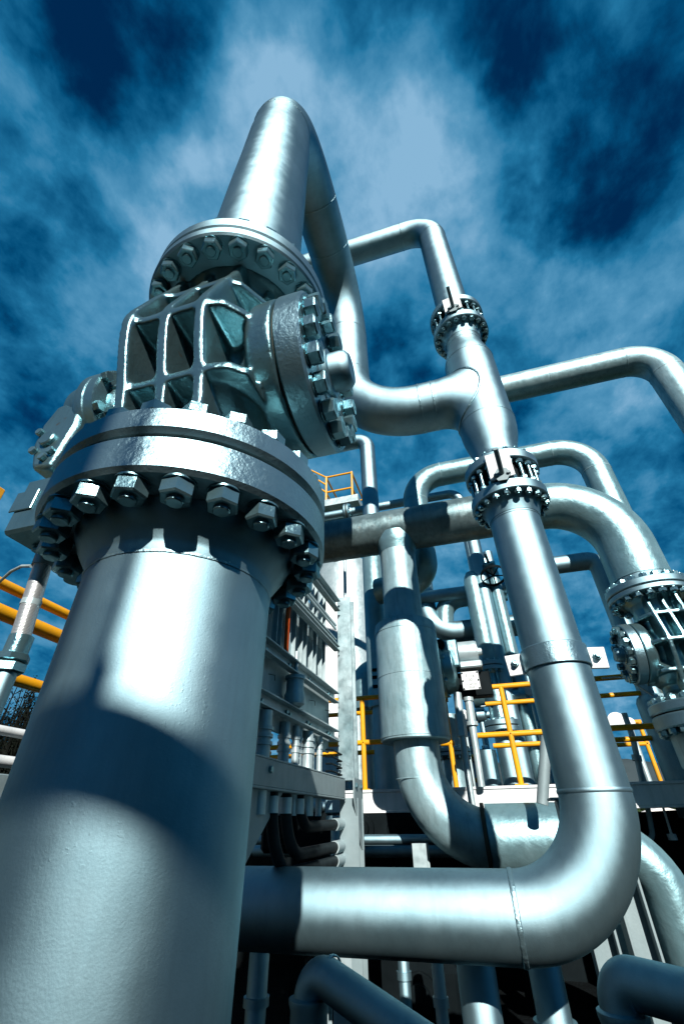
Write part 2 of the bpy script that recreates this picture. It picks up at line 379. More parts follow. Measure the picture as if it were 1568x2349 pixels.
for c, ax in (((AX,2.13,ZTOP),Y),((AX,YT-.9,ZTOP),Y),((AX,YT,ZT+.86),Z),((AX,YT,ZTOP-.9),Z),((AX+.88,YT,ZT),X),((AX+1.03,YT,ZT),X),((AX,AY,ZTOP-.945),Z)):
    MB().ring(c, ax, .2865, .0085, 120, 8, .22).build('weld_seam', M_weld, t)
# tee run with a reducer at each end
T0 = V((XT, YT, 0))
b = MB(); b.lathe(T0, Z, [(4.40,RB),(4.52,RB),(4.58,.225),(4.66,.248),(4.76,.272),(4.85,.284),(4.95,.29),(5.0,RT_),(6.0,RT_),(6.05,.282),(6.16,.256),(6.26,.23),(6.34,RB),(6.5,RB)], 80)
b.build('tee', M_pipe, t, 50)
# forged branch: the pipe swells into a saddle welded on the run
NS = 120; BP, CP, SPT = [], [], []
for k in range(NS):
    a = 2*pi*k/NS; ca, sa = cos(a), sin(a); ph = RAD(94)*ca; dz = (.31 if sa > 0 else .47)*sa
    SPT.append(V((XT-.2895*cos(ph), YT+.2895*sin(ph), ZT+dz)))
    BP.append(V((XT-.47, YT+.2862*ca, ZT+.2862*sa))); CP.append(V((XT-.30, YT+.292*ca, ZT+.292*sa)))
vs, fs = [], []; ns = 10
for j in range(ns+1):
    f = j/ns
    for k in range(NS): vs.append(BP[k]*(1-f)**2 + CP[k]*2*f*(1-f) + SPT[k]*f*f)
for j in range(ns):
    for k in range(NS): fs.append((j*NS+k, j*NS+(k+1)%NS, (j+1)*NS+(k+1)%NS, (j+1)*NS+k))
MB().add(vs, fs).build('branch_collar', M_pipe, t, 60)
sp = SPT+[SPT[0]]; b = MB(); b.tube(sp, [.013*random.uniform(.8,1.2) for _ in sp], 8, False); b.build('weld_seam', M_weld, t)
for z, r in ((4.95,.29),(6.02,RT_),(6.36,RB)): MB().ring((XT,YT,z), Z, r+.0005, .005, 90, 8, .25).build('weld_seam', M_weld, t)

# ================================================================== SPACER FLANGE SETS ON THE RIGHT LINE
STUD = bolt_mesh('stud', -.228, .228, .052, .036, .014)
_j = MB(); _j.hexn((0,0,0), Z, .075, .118, .056, .3); JACK = _j.build('jack_nut', M_bolt, None, 30); JM = JACK.data; bpy.data.objects.remove(JACK)
def spacer(zc, label):
    t = thing('spaced_flange', (XT, YT, zc), label, 'pipe flange', 'spaced flange pairs on the tall right line')
    c = V((XT, YT, zc))
    for s in (-1, 1):
        f = MB(); f.lathe(c, Z*s, [(.125,.225),(.125,.334),(.134,.343),(.219,.343),(.228,.334),(.228,.28),(.235,.27),(.29,.24),(.37,RB+.004)], 72); f.build('flange', M_pipe, t)
    f = MB(); f.lathe(c, Z, [(-.13,.262),(.13,.262)], 48); f.build('inner_ring', M_dgrey, t)
    put_bolts(JM, 20, c, Z, .30, RAD(9), t, 'jack_nut'); put_bolts(JM, 20, c, -Z, .30, RAD(9), t, 'jack_nut')
    put_bolts(STUD, 20, c, Z, .30, RAD(9), t, 'stud')
    pl = MB(); R = Matrix.Rotation(RAD(-8), 3, 'Z'); pl.box(c+R@V((.0,-.352,.03)), (.21,.014,.30), R, .002); po = pl.build('plate', M_white, t)
    rd = MB(); rd.lathe(c+R@V((0,-.36,-.09)), R@V((0,-1,.0)), [(0,.075),(.012,.075),(.012,0)], 6, .4)
    rd.tube(straight(c+R@V((0,-.36,-.08)), c+R@V((.0,-.60,.02)), 3), .022, 14)
    for sx in (-.055,.055): rd.hexn(c+R@V((sx,-.36,-.09)), R@V((0,-1,0)), .01, .03, .03)
    rd.build('handle_rod', M_grey, po); return t
SP1 = 4.087; SP2 = 6.806
spacer(SP1, 'lower of two bolt-ringed flange pairs with a white plate, beneath the tee')
spacer(SP2, 'upper of two bolt-ringed flange pairs with a white plate, above the tee')

# ================================================================== RIGHT LINE: BENT PIPE, BOTTOM RUN
ZB = 1.045
t = thing('bent_pipe', (XT, YT, 0), 'long silver pipe dropping on the right and bending into the wide bottom run', 'pipe')
b = MB(); Q = path((XT,YT,SP1-.37), ((XT,YT,ZB),.60), (-3.2,YT,ZB), step=4); b.tube(Q, RB, 80); b.build('pipe', M_pipe, t)
MB().ring((XT,YT,ZB+.60), Z, RB+.0, .010, 120, 10, .03).build('weld_seam', M_pipe, t); MB().ring((XT-.60,YT,ZB), X, RB+.001, .0115, 160, 8, .12).build('weld_seam', M_weld, t); MB().ring((XT,YT,SP1-.385), Z, RB+.002, .005, 90, 8, .1).build('weld_seam', M_pipe, t)
ZCL = 2.47
b = MB(); b.lathe((XT,YT,0), Z, [(ZCL-.075,RB-.01),(ZCL-.075,RB+.014),(ZCL-.07,RB+.018),(ZCL+.07,RB+.018),(ZCL+.075,RB+.014),(ZCL+.075,RB-.01)], 80); cl = b.build('clamp_band', M_rough, t)
for s in (-1, 1):
    b = MB(); b.box((XT+s*.285, YT+.01, ZCL-.01), (.12,.03,.15), Matrix.Rotation(RAD(4*s), 3, 'Y'), .003)
    eo = b.build('clamp_ear', M_white, t); b = MB(); b.hexn((XT+s*.285,YT-.005,ZCL), -Y, 0, .03, .05, .2); b.lathe((XT+s*.285,YT-.005,ZCL), -Y, [(0,.018),(.055,.018),(.055,0)], 14); b.build('bolt', M_bolt, eo)
# crossover at the top of the same line
t = thing('crossover_pipe', (XT,YT,7.4), 'slimmer silver pipe above the upper flange pair bending left behind the loop', 'pipe')
ZX = 9.84
b = MB(); b.tube(path((XT,YT,SP2+.37), ((XT,YT,ZX),.42), (-2.6,YT,ZX), step=4), RB, 64); b.build('pipe', M_pipe, t)
MB().ring((XT-.48,YT,ZX), X, RB+.001, .008, 90, 8, .25).build('weld_seam', M_weld, t); MB().ring((XT,YT,ZX-.42), Z, RB+.001, .004, 90, 8, .25).build('weld_seam', M_weld, t)

# ================================================================== HEADER, BIG RIGHT ELBOW, SEPARATOR LINE
YH = 6.2; ZH = 1.5+.647*YH; RH = .058*YH; XV = .382*YH
t = thing('header_pipe', (-1, YH, ZH), 'weathered insulated header pipe crossing behind the right line and bending down to the far valve', 'pipe')
b = MB(); b.tube(straight((-5,YH,ZH),(.95,YH,ZH),12), RH, 56); b.build('pipe', M_soot, t)
b = MB(); Q = path((.95,YH,ZH), ((XV,YH,ZH),.92), (XV,YH,UF3+.12), step=5); b.tube(Q, RH*1.0, 56); b.build('elbow', M_wrinkle, t)
for x in (-2.9,-1.95,-1.25,-.35,.25,.93): MB().lathe((x,YH,ZH), X, [(-.03,RH),(-.03,RH+.005),(.03,RH+.005),(.03,RH)], 56).build('jacket_band', M_soot, t)
b = MB(); b.lathe((XV,YH,0), Z, flange_prof(UF2, UF3, .485, .28, .01), 80); b.lathe((XV,YH,0), Z, [(UF3,.40),(UF3+.12,RH-.01)], 56); b.build('flange', M_pipe, t)
XS = -.1365*YH
t = thing('separator_line', (XS, YH, 0), 'insulated vertical line with a fat drum, curving right at its foot', 'pipe')
RS1, RS2 = .0455*YH, .0705*YH
b = MB(); b.lathe((XS,YH,0), Z, [(3.60,RS1),(ZH-RH+.0,RS1),(ZH-RH+.12,RS1+.01),(ZH-.1,RS1+.03)], 48); b.build('branch_pipe', M_ins, t)
b = MB(); b.lathe((XS,YH,ZH-RH), Z, [(-.1,RS1+.004),(.0,RS1+.03),(.08,RS1+.055),(.2,RS1+.06)], 48); b.build('tee_collar', M_wrinkle, t)
SB0 = 2.32; SB1 = 3.87
b = MB(); b.lathe((XS,YH,0), Z, [(SB0,RS1-.02),(SB0,RS2-.012),(SB0+.012,RS2),(SB0+.5,RS2*1.005),(SB1-.5,RS2*1.004),(SB1-.09,RS2),(SB1-.03,RS2*.97),(SB1,RS2*.86),(SB1+.03,RS1+.01),(SB1+.03,RS1-.03)], 64); b.build('drum', M_ins, t, 40)
for z in (SB0+.05, SB0+.78, SB1-.16): MB().lathe((XS,YH,z), Z, [(-.016,RS2*.995),(-.016,RS2+.006),(.016,RS2+.006),(.016,RS2*.995)], 64).build('cladding_band', M_ins, t)
_a = RAD(-62); MB().box((XS+(RS2+.002)*cos(_a), YH+(RS2+.002)*sin(_a), (SB0+SB1)/2-.05), (.008,.05,SB1-SB0-.2), Matrix.Rotation(_a, 3, 'Z')).build('lap_seam', M_ins, t)
b = MB(); ZBP = 1.33
Q = path((XS,YH,SB0+.02), ((XS,YH,ZBP),.78), (.15,YH,ZBP), step=5); b.tube(Q, RS1, 56); b.build('elbow', M_ins, t)
MB().ring((XS,YH,SB0-.40), Z, RS1+.001, .005, 80, 8, .1).build('seam', M_ins, t); b = MB(); b.lathe((-.17,YH,ZBP), X, [(-.02,RS1),(-.02,.34),(.02,.34),(.02,RS1)], 56); b.build('joint', M_dark, t)
b = MB(); Q = path((-.14,YH,ZBP), ((1.08,YH,ZBP),.5), (1.08,YH,-.2), step=6); b.tube(Q, .33, 56); b.build('jacketed_pipe', M_wrinkle, t)

# far valve: the same valve turned round so that its cover faces left
v2 = copy_tree(valve, (XV, YH, LF2), pi, 'ribbed ball valve at the right edge, its bolted cover facing left')
t = thing('riser_pipe', (XV, YH, 0), 'jacketed riser pipe under the ball valve at the right edge', 'pipe')
b = MB(); b.lathe((XV,YH,0), Z, flange_prof(LF0, LF1, .494, .3, .014), 80); b.build('flange', M_pipe, t)
b = MB(); b.lathe((XV,YH,0), Z, [(1.93,.30),(1.93,.38),(1.95,.385),(2.26,.385),(LF0,.38)], 56); b.build('jacket', M_ins, t, 40)
b = MB(); b.lathe((XV,YH,0), Z, [(-.2,.33),(1.94,.33)], 56); b.build('pipe', M_ins, t)

# ================================================================== OTHER PIPEWORK BEHIND
def pipe_thing(name, label, r, pts, mat=M_pipe, seg=32, rings=(), cat='pipe', group=None, part='pipe', ringmat=None):
    loc = V(pts[0][0]) if isinstance(pts[0], tuple) and not isinstance(pts[0][0], (int, float)) else V(pts[0])
    t = thing(name, loc, label, cat, group)
    b = MB(); b.tube(path(*pts, step=7), r, seg); b.build(part, mat, t)
    for c, ax in rings: MB().ring(c, ax, r+.001, .008, 48, 6, .25).build('weld_seam', ringmat or M_weld, t)
    return t
def flange_set(t, c, ax, r, R, th=.05, gap=.012, n=12, nut=.04):
    """two bolted flanges facing each other"""
    c, ax = V(c), V(ax).normalized()
    for s in (-1, 1):
        f = MB(); f.lathe(c, ax*s, [(gap/2,r*.9),(gap/2,R-.006),(gap/2+.006,R),(gap/2+th-.006,R),(gap/2+th,R-.006),(gap/2+th,r*1.25),(gap/2+th+.05,r*1.02)], 40); f.build('flange', M_pipe, t)
    f = MB(); f.lathe(c, ax, [(-gap/2-.001,r),(-gap/2-.001,R*.93),(gap/2+.001,R*.93),(gap/2+.001,r)], 32); f.build('gasket', M_dark, t)
    key = 'b%.3f' % nut
    if key not in BM: BM[key] = bolt_mesh('bolt', -gap/2-th, gap/2+th, nut, nut*.6, nut*.2)
    put_bolts(BM[key], n, c, ax, (r*1.25+R)/2, .13, t)
BM = {}
YU = 7.0
# upper right line
y = 7.2; z = 1.5+1.10*y; R = .043*y
xe = at('y', y, 1545, 880).x
pipe_thing('overhead_pipe', 'silver jacketed pipe from the tee line to the right edge, highest on the right', R,
    [(-.5,y,z), ((xe,y,z),.62), (xe,y,2)], M_ins, 40, [((at('y',y,1250,860).x,y,z),X), ((xe-.62,y,z),X), ((xe,y,z-.62),Z)], ringmat=M_ins)
# inverted U over the header
R = .0337*YU; xl, xr, z = -.072*YU, .3915*YU, 1.5+.812*YU
pipe_thing('inverted_pipe', 'jacketed pipe arching behind the lower flange pair from the header to the big elbow', R,
    [(-1.4,YU+.2,1.5+.40*YU+.62), ((xl,YU,1.5+.40*YU+.62),.36), ((xl,YU,z),.56), ((xr,YU,z),.6), (xr,YU,1.9)], M_wrinkle, 40,
    [((xl+.57,YU,z),X), ((xl,YU,z-.57),Z), ((xr-.62,YU,z),X), ((xr,YU,z-.62),Z)], ringmat=M_ins)
# slim riser behind the valve cover
y = 7.7; x = -.2*y; R = .0236*y; z = 1.5+1.013*y
t = pipe_thing('slim_riser', 'slim vertical pipe behind the near valve cover, elbow at its top turning left', R,
    [(-3.2,y,z), ((x,y,z),.3), (x,y,1.9)], M_pipe, 32, [((x-.3,y,z),X), ((x,y,z-.3),Z), ((x,y,at('y',y,845,1150).z),Z)])
b = MB(); b.lathe((x-.03,y,0), Z, [(3.05,R),(3.06,R+.035),(4.2,R+.03),(5.9,R+.03),(5.95,R)], 36); b.build('jacket', M_wrinkle, t)
b = MB()
for zz in (3.35, 3.5, 3.62): b.box((x+.0,y-.22,zz), (.22,.03,.05), None, .004)
build_split(b, 'strap', M_dgrey, t)
# elbow stub to the left of the drum
y = 8.7; p = at('y', y, 838, 1560)
t = pipe_thing('elbow_stub', 'stubby jacketed elbow just left of the fat drum', .325, [(p.x+.9,y+.3,p.z+.1), ((p.x-.02,y,p.z+.1),.3), (p.x+.02,y,p.z-.55)], M_wrinkle, 36)
b = MB(); b.lathe((p.x+.02,y,0), Z, [(1.87,.07),(p.z-.5,.07)], 20); b.build('leg', M_galv, t)
# thin horizontal with flange, far behind
y = 9.0; z = 1.5+.737*y; R = .0122*y; xe = at('y', y, 1052, 1135).x
t = pipe_thing('thin_pipe', 'thin horizontal pipe with a small flange, high behind the slim riser', R,
    [(-5.5,y,z), ((xe,y,z),.28), (xe,y,3)], M_pipe, 24, [((xe-.3,y,z),X), ((at('y',y,880,1155).x,y,z),X)])
flange_set(t, (at('y',y,797,1160).x,y,z), X, R, .24, .05, .03, 12, .045)
# low inverted line on the right
y = 8.2; z = 1.5+.481*y; R = .0205*y; xr = .314*y
pipe_thing('low_arch_pipe', 'pipe behind the tall right line that elbows down beside the far valve', R,
    [(1.38,y,z), ((xr,y,z),.2), (xr,y,1.8)], M_pipe, 32, [((xr-.22,y,z),X), ((xr,y,2.9),Z)])
# further thin horizontals
for (u, v, y, rr, lab) in ((1030,1363,9.4,.0150,'thin pipe crossing just below the handwheel, far back'),):
    q = at('y', y, u, v); pipe_thing('thin_pipe', lab, rr*y, [(q.x-.8,y,q.z), (q.x+2.2,y,q.z)], M_pipe, 24)
# elbowed line with side branch between drum and gate valve
y = 9.6; z = 1.5+.351*y; R = .0233*y; xl = at('y', y, 972, 1360).x
t = pipe_thing('branching_pipe', 'pipe between drum and gate valve curving from vertical to horizontal with a side branch', R,
    [(xl,y,6.6), ((xl,y,z),.62), (1.6,y,z)], M_pipe, 32, [((xl+.75,y,z),X)])
q = at('y', y, 1020, 1420)
b = MB(); b.tube(path((q.x-.05,y,z+.06), ((q.x+.05,y,z+.75),.42), (q.x+1.4,y,z+.78), step=8), R*.92, 28); b.build('branch_pipe', M_wrinkle, t)
# vertical thin pipes
for (u0, v0, u1, v1, y, rr, lab) in ((1088,1262,1097,1310,9.0,.0176,'narrow vertical pipe rising from the gate valve line to the header'),
                                 (1148,1400,1160,1480,10.2,.0112,'slender vertical pipe just right of the gate valve line')):
    a = at('y', y, u0, v0); pipe_thing('narrow_pipe', lab, rr*y, [(a.x,y,1.9), (a.x,y,7.0)], M_pipe, 24)
# gate valve line (vessel-like jacket, valve, flanges, handwheel)
y = 9.0; xg = .037*y
def zof(v, u=1100, yy=9.0): return at('y', yy, u, v).z
t = thing('gate_valve', (xg,y,1.86), 'small flanged gate valve on a jacketed vertical pipe behind the yellow railing', 'valve')
zt, z1, zf, zb, zf2 = zof(1312,1085), zof(1500,1105), zof(1532,1125), zof(1600,1135), zof(1668,1150)
R = .0215*y
b = MB(); b.lathe((xg,y,0), Z, [(z1-.25,R*.9),(z1-.1,R),(zt-.5,R*1.02),(zt-.28,R*1.0),(zt-.12,R*.86),(zt-.02,R*.6),(zt,0)], 40); b.build('jacket', M_wrinkle, t)
b = MB(); b.lathe((xg,y,0), Z, [(zf2,.15),(zf2+.12,.16),(zb-.15,.14),(zb-.1,.24),(zb+.12,.24),(zb+.17,.15),(zf-.15,.15),(zf,.16)], 32)
for k in range(4): b.box((xg+.17*cos(k*pi/2+.5),y+.17*sin(k*pi/2+.5),(zf+zf2)/2), (.05,.05,(zf-zf2)*.86), Matrix.Rotation(k*pi/2+.5, 3, 'Z'), .006)
b.lathe((xg,y,zb), X, [(-.42,0),(-.42,.15),(-.3,.15),(-.3,.12),(.4,.12),(.4,.16),(.5,.16),(.5,0)], 28); b.build('body', M_cast, t)
flange_set(t, (xg,y,zf), Z, .16, .28, .075, .014, 14, .055)
flange_set(t, (xg,y,zf2), Z, .17, .31, .085, .016, 14, .055)
b = MB(); b.lathe((xg,y,0), Z, [(1.5,.17),(zf2-.08,.17)], 32); b.build('pipe', M_pipe, t)
# handwheel on its own stem
hw = at('y', 8.7, 1131, 1320); t = thing('handwheel_valve', hw, 'dark spoked handwheel peeping out left of the tall right pipe', 'valve')
ax = V((.05,-.42,-.9)).normalized(); b = MB(); b.ring(hw, ax, .25, .03, 40, 8)
b.build('handwheel', M_dgrey, t)
b = MB(); e1 = ax.orthogonal().normalized(); e2 = ax.cross(e1)
for k in range(5):
    d = e1*cos(k*2*pi/5)+e2*sin(k*2*pi/5); b.tube(straight(hw, hw+d*.245, 2), .014, 8)
build_split(b, 'spoke', M_dgrey, t); MB().tube(straight(hw, hw-ax*.75, 2), .03, 12).build('stem', M_dgrey, t)
b = MB(); b.tube(path(hw-ax*.45+V((0,0,0)), (hw+V((.02,.35,.2)),.1), (hw.x+.05,hw.y+.5,2.0)), .13, 24); b.build('bonnet', M_wrinkle, t)
# second, slimmer line to its right
y = 9.8; xg2 = .074*y
t = thing('small_valve_line', (xg2,y,1.86), 'slim flanged line just right of the gate valve, partly hidden by the tall right pipe', 'pipe')
b = MB(); b.lathe((xg2,y,0), Z, [(1.5,.105),(3.2,.105),(3.3,.10),(6.6,.10)], 24); b.build('pipe', M_wrinkle, t)
flange_set(t, (xg2+.05,y,zof(1540,1180,y)), Z, .11, .2, .06, .10, 10, .04)
flange_set(t, (xg2,y,zof(1655,1195,y)), Z, .11, .2, .06, .012, 10, .04)
b = MB()
b.tube(path((xg2+.1,y,zof(1640,1195,y)), ((xg2+.62,y,zof(1640,1195,y)),.3), (xg2+.62,y,1.9)), .13, 24); b.build('branch_pipe', M_pipe, t)
# row of standpipes on the platform
for i, (u, v, y, r, lab) in enumerate(((1120,1745,9.0,.15,'left of two silver standpipes behind the railing post'),(1190,1745,9.8,.16,'right of two silver standpipes behind the railing post'),
      (1040,1740,8.4,.17,'short flanged standpipe right beside the drum foot'))):
    q = at('y', y, u, v); t = thing('standpipe', (q.x,y,1.86), lab, 'pipe')
    b = MB(); b.lathe((q.x,y,0), Z, [(1.4,r),(2.5+.25*i,r)], 28); b.build('pipe', M_ins if i == 2 else M_pipe, t)
    if i == 2: flange_set(t, (q.x,y,2.42), Z, r, r*1.7, .05, .012, 10, .045)
# dense small valves deeper in the plant: manifold rows
rng = random.Random(3)
for i, (u, v, y) in enumerate(((1078,1730,12.5),(1212,1770,12),(1240,1690,13),(1102,1640,13.5),(1225,1615,14))):
    q = at('y', y, u, v); lab = ['small manifold low between the drum and the railing post','small manifold at the foot of the tall right pipe','small manifold behind the mid rail near the tall right pipe','small manifold high behind the gate valve','small manifold beside the clamp on the tall right pipe'][i]
    t = thing('manifold', (q.x,y,1.86), lab, 'manifold')
    b = MB(); b.lathe((q.x,y,0), Z, [(1.5,.08),(q.z+.5,.08),(q.z+.5,.16),(q.z+.56,.16),(q.z+.56,.1),(q.z+.9,.1),(q.z+.9,0)], 20)
    b.lathe((q.x,y,q.z), X, [(-.5,0),(-.5,.17),(-.43,.17),(-.43,.1),(-.15,.1),(-.1,.2),(.1,.2),(.15,.1),(.36,.1),(.36,.18),(.44,.18),(.44,0)], 20); b.build('pipe', M_pipe, t)
    b = MB()
    for k in range(8): a = k*pi/4; b.hexn((q.x+.36,y+.14*cos(a),q.z+.14*sin(a)), -X, 0, .06, .06)
    build_split(b, 'bolt', M_bolt, t); MB().box((q.x+.1,y-.3,q.z+.25), (.3,.12,.22), None, .01).build('control_box', M_galv, t)

for i, (ua, va, ub, vb, y, r, lab) in enumerate(((1150,1585,1232,1690,9.2,.13,'silver elbow dropping beside the tall right pipe, behind the upper rail'),(1165,1632,1240,1740,10.4,.17,'thicker elbow dropping behind the mid rail beside the tall right pipe'),
        (1085,1660,1020,1715,9.9,.12,'short silver elbow low between the drum and the gate valve'))):
    a = at('y', y, ua, va); c = at('y', y, ub, vb)
    pipe_thing('bypass_pipe', lab, r, [(a.x,y,a.z), ((c.x,y,a.z),.28), (c.x,y,1.87)], M_pipe, 24, [(((a.x+c.x)/2,y,a.z),X), ((c.x,y,a.z-.32),Z)])
for i, (u, v, y, lab) in enumerate(((1062,1640,8.9,'round pressure gauge on a thin stem between the drum and the railing post'),(1212,1585,9.0,'round pressure gauge on a thin stem beside the tall right pipe'))):
    q = at('y', y, u, v); tt = thing('pressure_gauge', (q.x,y,1.87), lab, 'gauge')
    b = MB(); b.lathe(q, -Y, [(-.03,0),(-.03,.09),(.02,.09),(.025,.08),(.025,0)], 24); b.build('case', M_galv, tt)
    b = MB(); b.lathe(q, -Y, [(.0255,.075),(.027,.075),(.027,0)], 24); b.build('dial', M_white, tt)
    b = MB(); b.tube([(q.x,y,1.87),(q.x,y,q.z-.08)], .02, 10); b.build('stem', M_galv, tt)
# actuator beside the drum
p = at('y', 6.9, 1025, 1535); y = 6.9
t = thing('valve_actuator', p, 'round gearbox with a knob and a drum motor, right beside the fat drum', 'actuator')
b = MB(); b.lathe((p.x-.12,y,p.z), X, [(-.2,0),(-.2,.34),(.0,.36),(.02,.40),(.07,.40),(.09,.36),(.22,.33),(.26,.26),(.26,0)], 40); b.box((p.x+.1,y-.1,p.z+.16), (.22,.34,.40), None, .02); b.build('gearbox', M_cast, t)
b = MB(); q = at('y', 6.6, 1008, 1478); b.lathe(q, V((.3,-1,-.2)), [(-.15,0),(-.15,.075),(.02,.075),(.04,.06),(.04,0)], 24); b.build('knob', M_dgrey, t)
b = MB(); q = at('y', y, 1073, 1497); b.lathe((q.x-.26,y,q.z), X, [(-.1,0),(-.1,.09),(0,.09),(0,.155),(.03,.165),(.36,.165),(.40,.15),(.40,.06),(.46,.05),(.46,0)], 32)
b.box((q.x-.03,y,q.z-.2), (.40,.25,.10), None, .02); b.build('motor', M_galv, t)
b = MB(); b.box((q.x-.0,y+.15,q.z-.44), (.5,.2,.34), None, .015); b.build('case', M_dgrey, t)
b = MB()
for k in range(7): a = k*pi/3.5+.2; b.hexn((p.x-.05,y+.385*cos(a)*.97,p.z+.385*sin(a)*.97), X, 0, .05, .05)
build_split(b, 'bolt', M_bolt, t)
# white sign plate
y = 6.75; c = at('y', y, 1079, 1561)
wd = (at('y',y,1098,1560)-at('y',y,1058,1560)).length; ht = at('y',y,1079,1540).z-at('y',y,1079,1582).z
t = thing('sign_plate', c, 'small white bolted sign plate with faded lettering beside the gearbox', 'sign')
b = MB(); b.box(c, (wd,.02,ht), None, .003); b.build('plate', M_white, t)
b = MB()
for sx in (-1,1):
    for sz in (-.9,0,.9): b.lathe(c+V((sx*wd*.44,-.01,sz*ht*.48)), -Y, [(0,.012),(.008,.011),(.008,0)], 10)
build_split(b, 'screw', M_dgrey, t)
def text(s, c, size, mat, parent, name='lettering'):
    cu = bpy.data.curves.new(name, 'FONT'); cu.body = s; cu.size = size; cu.align_x = 'CENTER'; cu.align_y = 'CENTER'; cu.extrude = .001
    o = bpy.data.objects.new(name, cu); COL.objects.link(o)
    dg = bpy.context.evaluated_depsgraph_get(); me = bpy.data.meshes.new_from_object(o.evaluated_get(dg)); bpy.data.objects.remove(o)
    me.materials.clear(); me.materials.append(mat); o = bpy.data.objects.new(name, me); COL.objects.link(o); o.parent = parent
    o.location = V(c)-wloc(parent); o.rotation_euler = (RAD(90),0,0); return o
text("E11a", c+V((-.0,-.0125,ht*.27)), ht*.26, M_text, t); text("00", c+V((0,-.0125,ht*.03)), ht*.22, M_text, t)
text("ADAPTOR", c+V((0,-.0125,-ht*.22)), ht*.13, M_text, t); text("TEXAS", c+V((0,-.0125,-ht*.37)), ht*.12, M_text, t)
# instrument tubes in front of the drum's right side
t = thing('instrument_tube', at('y',6.5,1065,1850), 'slender instrument conduit running down to the beam right of the drum', 'conduit')
a, b_, c_ = at('y',6.55,1048,1590), at('y',6.5,1060,1690), at('y',6.45,1083,1850)
b = MB(); b.tube([a, a+(b_-a)*.55], .055, 16); b.tube([a+(b_-a)*.5, b_], .07, 6); b.tube(straight(b_, c_, 3), .04, 16); b.build('tube', M_galv, t)
t = thing('vent_tube', at('y',6.8,1090,1800), 'second slender tube with a flared collar, just right of the instrument conduit', 'conduit')
a, b_ = at('y',6.85,1073,1600), at('y',6.85,1104,1805)
b = MB(); b.tube(straight(a, b_, 4), [.055,.06,.045,.045,.045], 16); q = a+(b_-a)*.32; b.lathe(q, (a-b_), [(-.02,.05),(-.02,.08),(.03,.08),(.03,.05)], 18); b.lathe(a, (a-b_), [(-.05,.05),(-.05,.07),(0,.07),(0,0)], 18); b.build('tube', M_galv, t)
# stay tube in front of the beam next to the right pipe
a, b_ = at('y',5.6,1252,1690), at('y',5.6,1243,1845); 
pipe_thing('stay_tube', 'dark stay tube with a flattened foot on the platform beam beside the right pipe', .055, [b_, a], M_grey, 16)

# ================================================================== PLATFORM, RAILINGS
YP = 7.0; ZP = 1.865
t = thing('platform', (-1.9,YP,1.6), 'pale painted steel platform edge behind the pipes that carries the yellow railings', 'platform')
b = MB(); b.b2((-2.0,YP-.06,1.63), (5.2,YP,ZP-.035)); b.b2((-2.0,YP-.075,ZP-.032), (5.2,YP+.10,ZP), .003); b.b2((-2.0,YP-.075,1.60), (5.2,YP+.06,1.627), .003); b.build('beam', M_white, t)
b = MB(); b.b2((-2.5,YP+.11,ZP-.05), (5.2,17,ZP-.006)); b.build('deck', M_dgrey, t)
b = MB()
for x in (-1.3,0.0,1.3,2.6,3.9): b.b2((x-.07,YP+.3,-.2), (x+.07,YP+.44,1.6), .006)
for x in (-1.3,0.0,1.3,2.6,3.9): b.b2((x-.05,YP+.45,1.35), (x+.05,16,1.6), .006)
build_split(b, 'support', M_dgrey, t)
RAILZ = [3.085, 2.465]
def railing(label, y, x0, x1, posts, grp, ends=True):
    t = thing('guard_rail', (x0,y,ZP), label, 'railing', grp)
    for z in RAILZ:
        b = MB(); b.tube([(x0,y,z),(x1,y,z)], .036, 14); b.build('rail', M_yel, t)
    for x in posts:
        b = MB(); b.tube([(x,y,ZP),(x,y,RAILZ[0]-.01)], .036, 14); b.box((x,y,ZP+.008), (.16,.14,.014)); b.build('post', M_yel, t)
    return t
xp = at('y', YP, 1195, 1800).x
railing('front yellow railing on the platform edge with a post left of the tall right pipe', YP, at('y',YP,1062,1583).x, 4.6, [xp, 2.6, 4.5], 'yellow railings')
yb = 8.15
railing('second yellow railing running behind the front one from the drum to the right', yb, at('y',yb,1112,1612).x, 5.0, [xp*yb/YP*.985, 3.2, 4.9], 'yellow railings')
x0 = at('y',YP,1035,1620).x
railing('short yellow railing end with one post, half hidden by the right side of the drum', 7.6, at('y',7.6,1000,1625).x, at('y',7.6,1030,1625).x, [at('y',7.6,1032,1700).x], 'yellow railings')
xl = at('y',YP,812,1606).x
railing('yellow railing with a post between the rack column and the drum', YP+.05, -4.2, at('y',YP,880,1606).x, [at('y',YP,832,1720).x], 'yellow railings')
railing('rear yellow railing between the rack column and the drum', yb, -5.4, at('y',yb,990,1640).x, [at('y',yb,880,1720).x], 'yellow railings')
# far railing pieces
for i, (ua, ub, v, y, lab) in enumerate(((1075,1150,1790,11.5,'short yellow railing low behind the standpipes'), (1390,1490,1710,12.5,'distant yellow railing right of the tall pipe'))):
    a = at('y', y, ua, v); c = at('y', y, ub, v)
    t = thing('guard_rail', (a.x,y,ZP), lab, 'railing', 'yellow railings')
    for z in (a.z, a.z+.45): 
        b = MB(); b.tube([(a.x,y,z),(c.x,y,z)], .045, 10); b.build('rail', M_yel, t)
    for x in (a.x+.05, c.x-.05):
        b = MB(); b.tube([(x,y,ZP),(x,y,a.z+.44)], .045, 10); b.build('post', M_yel, t)

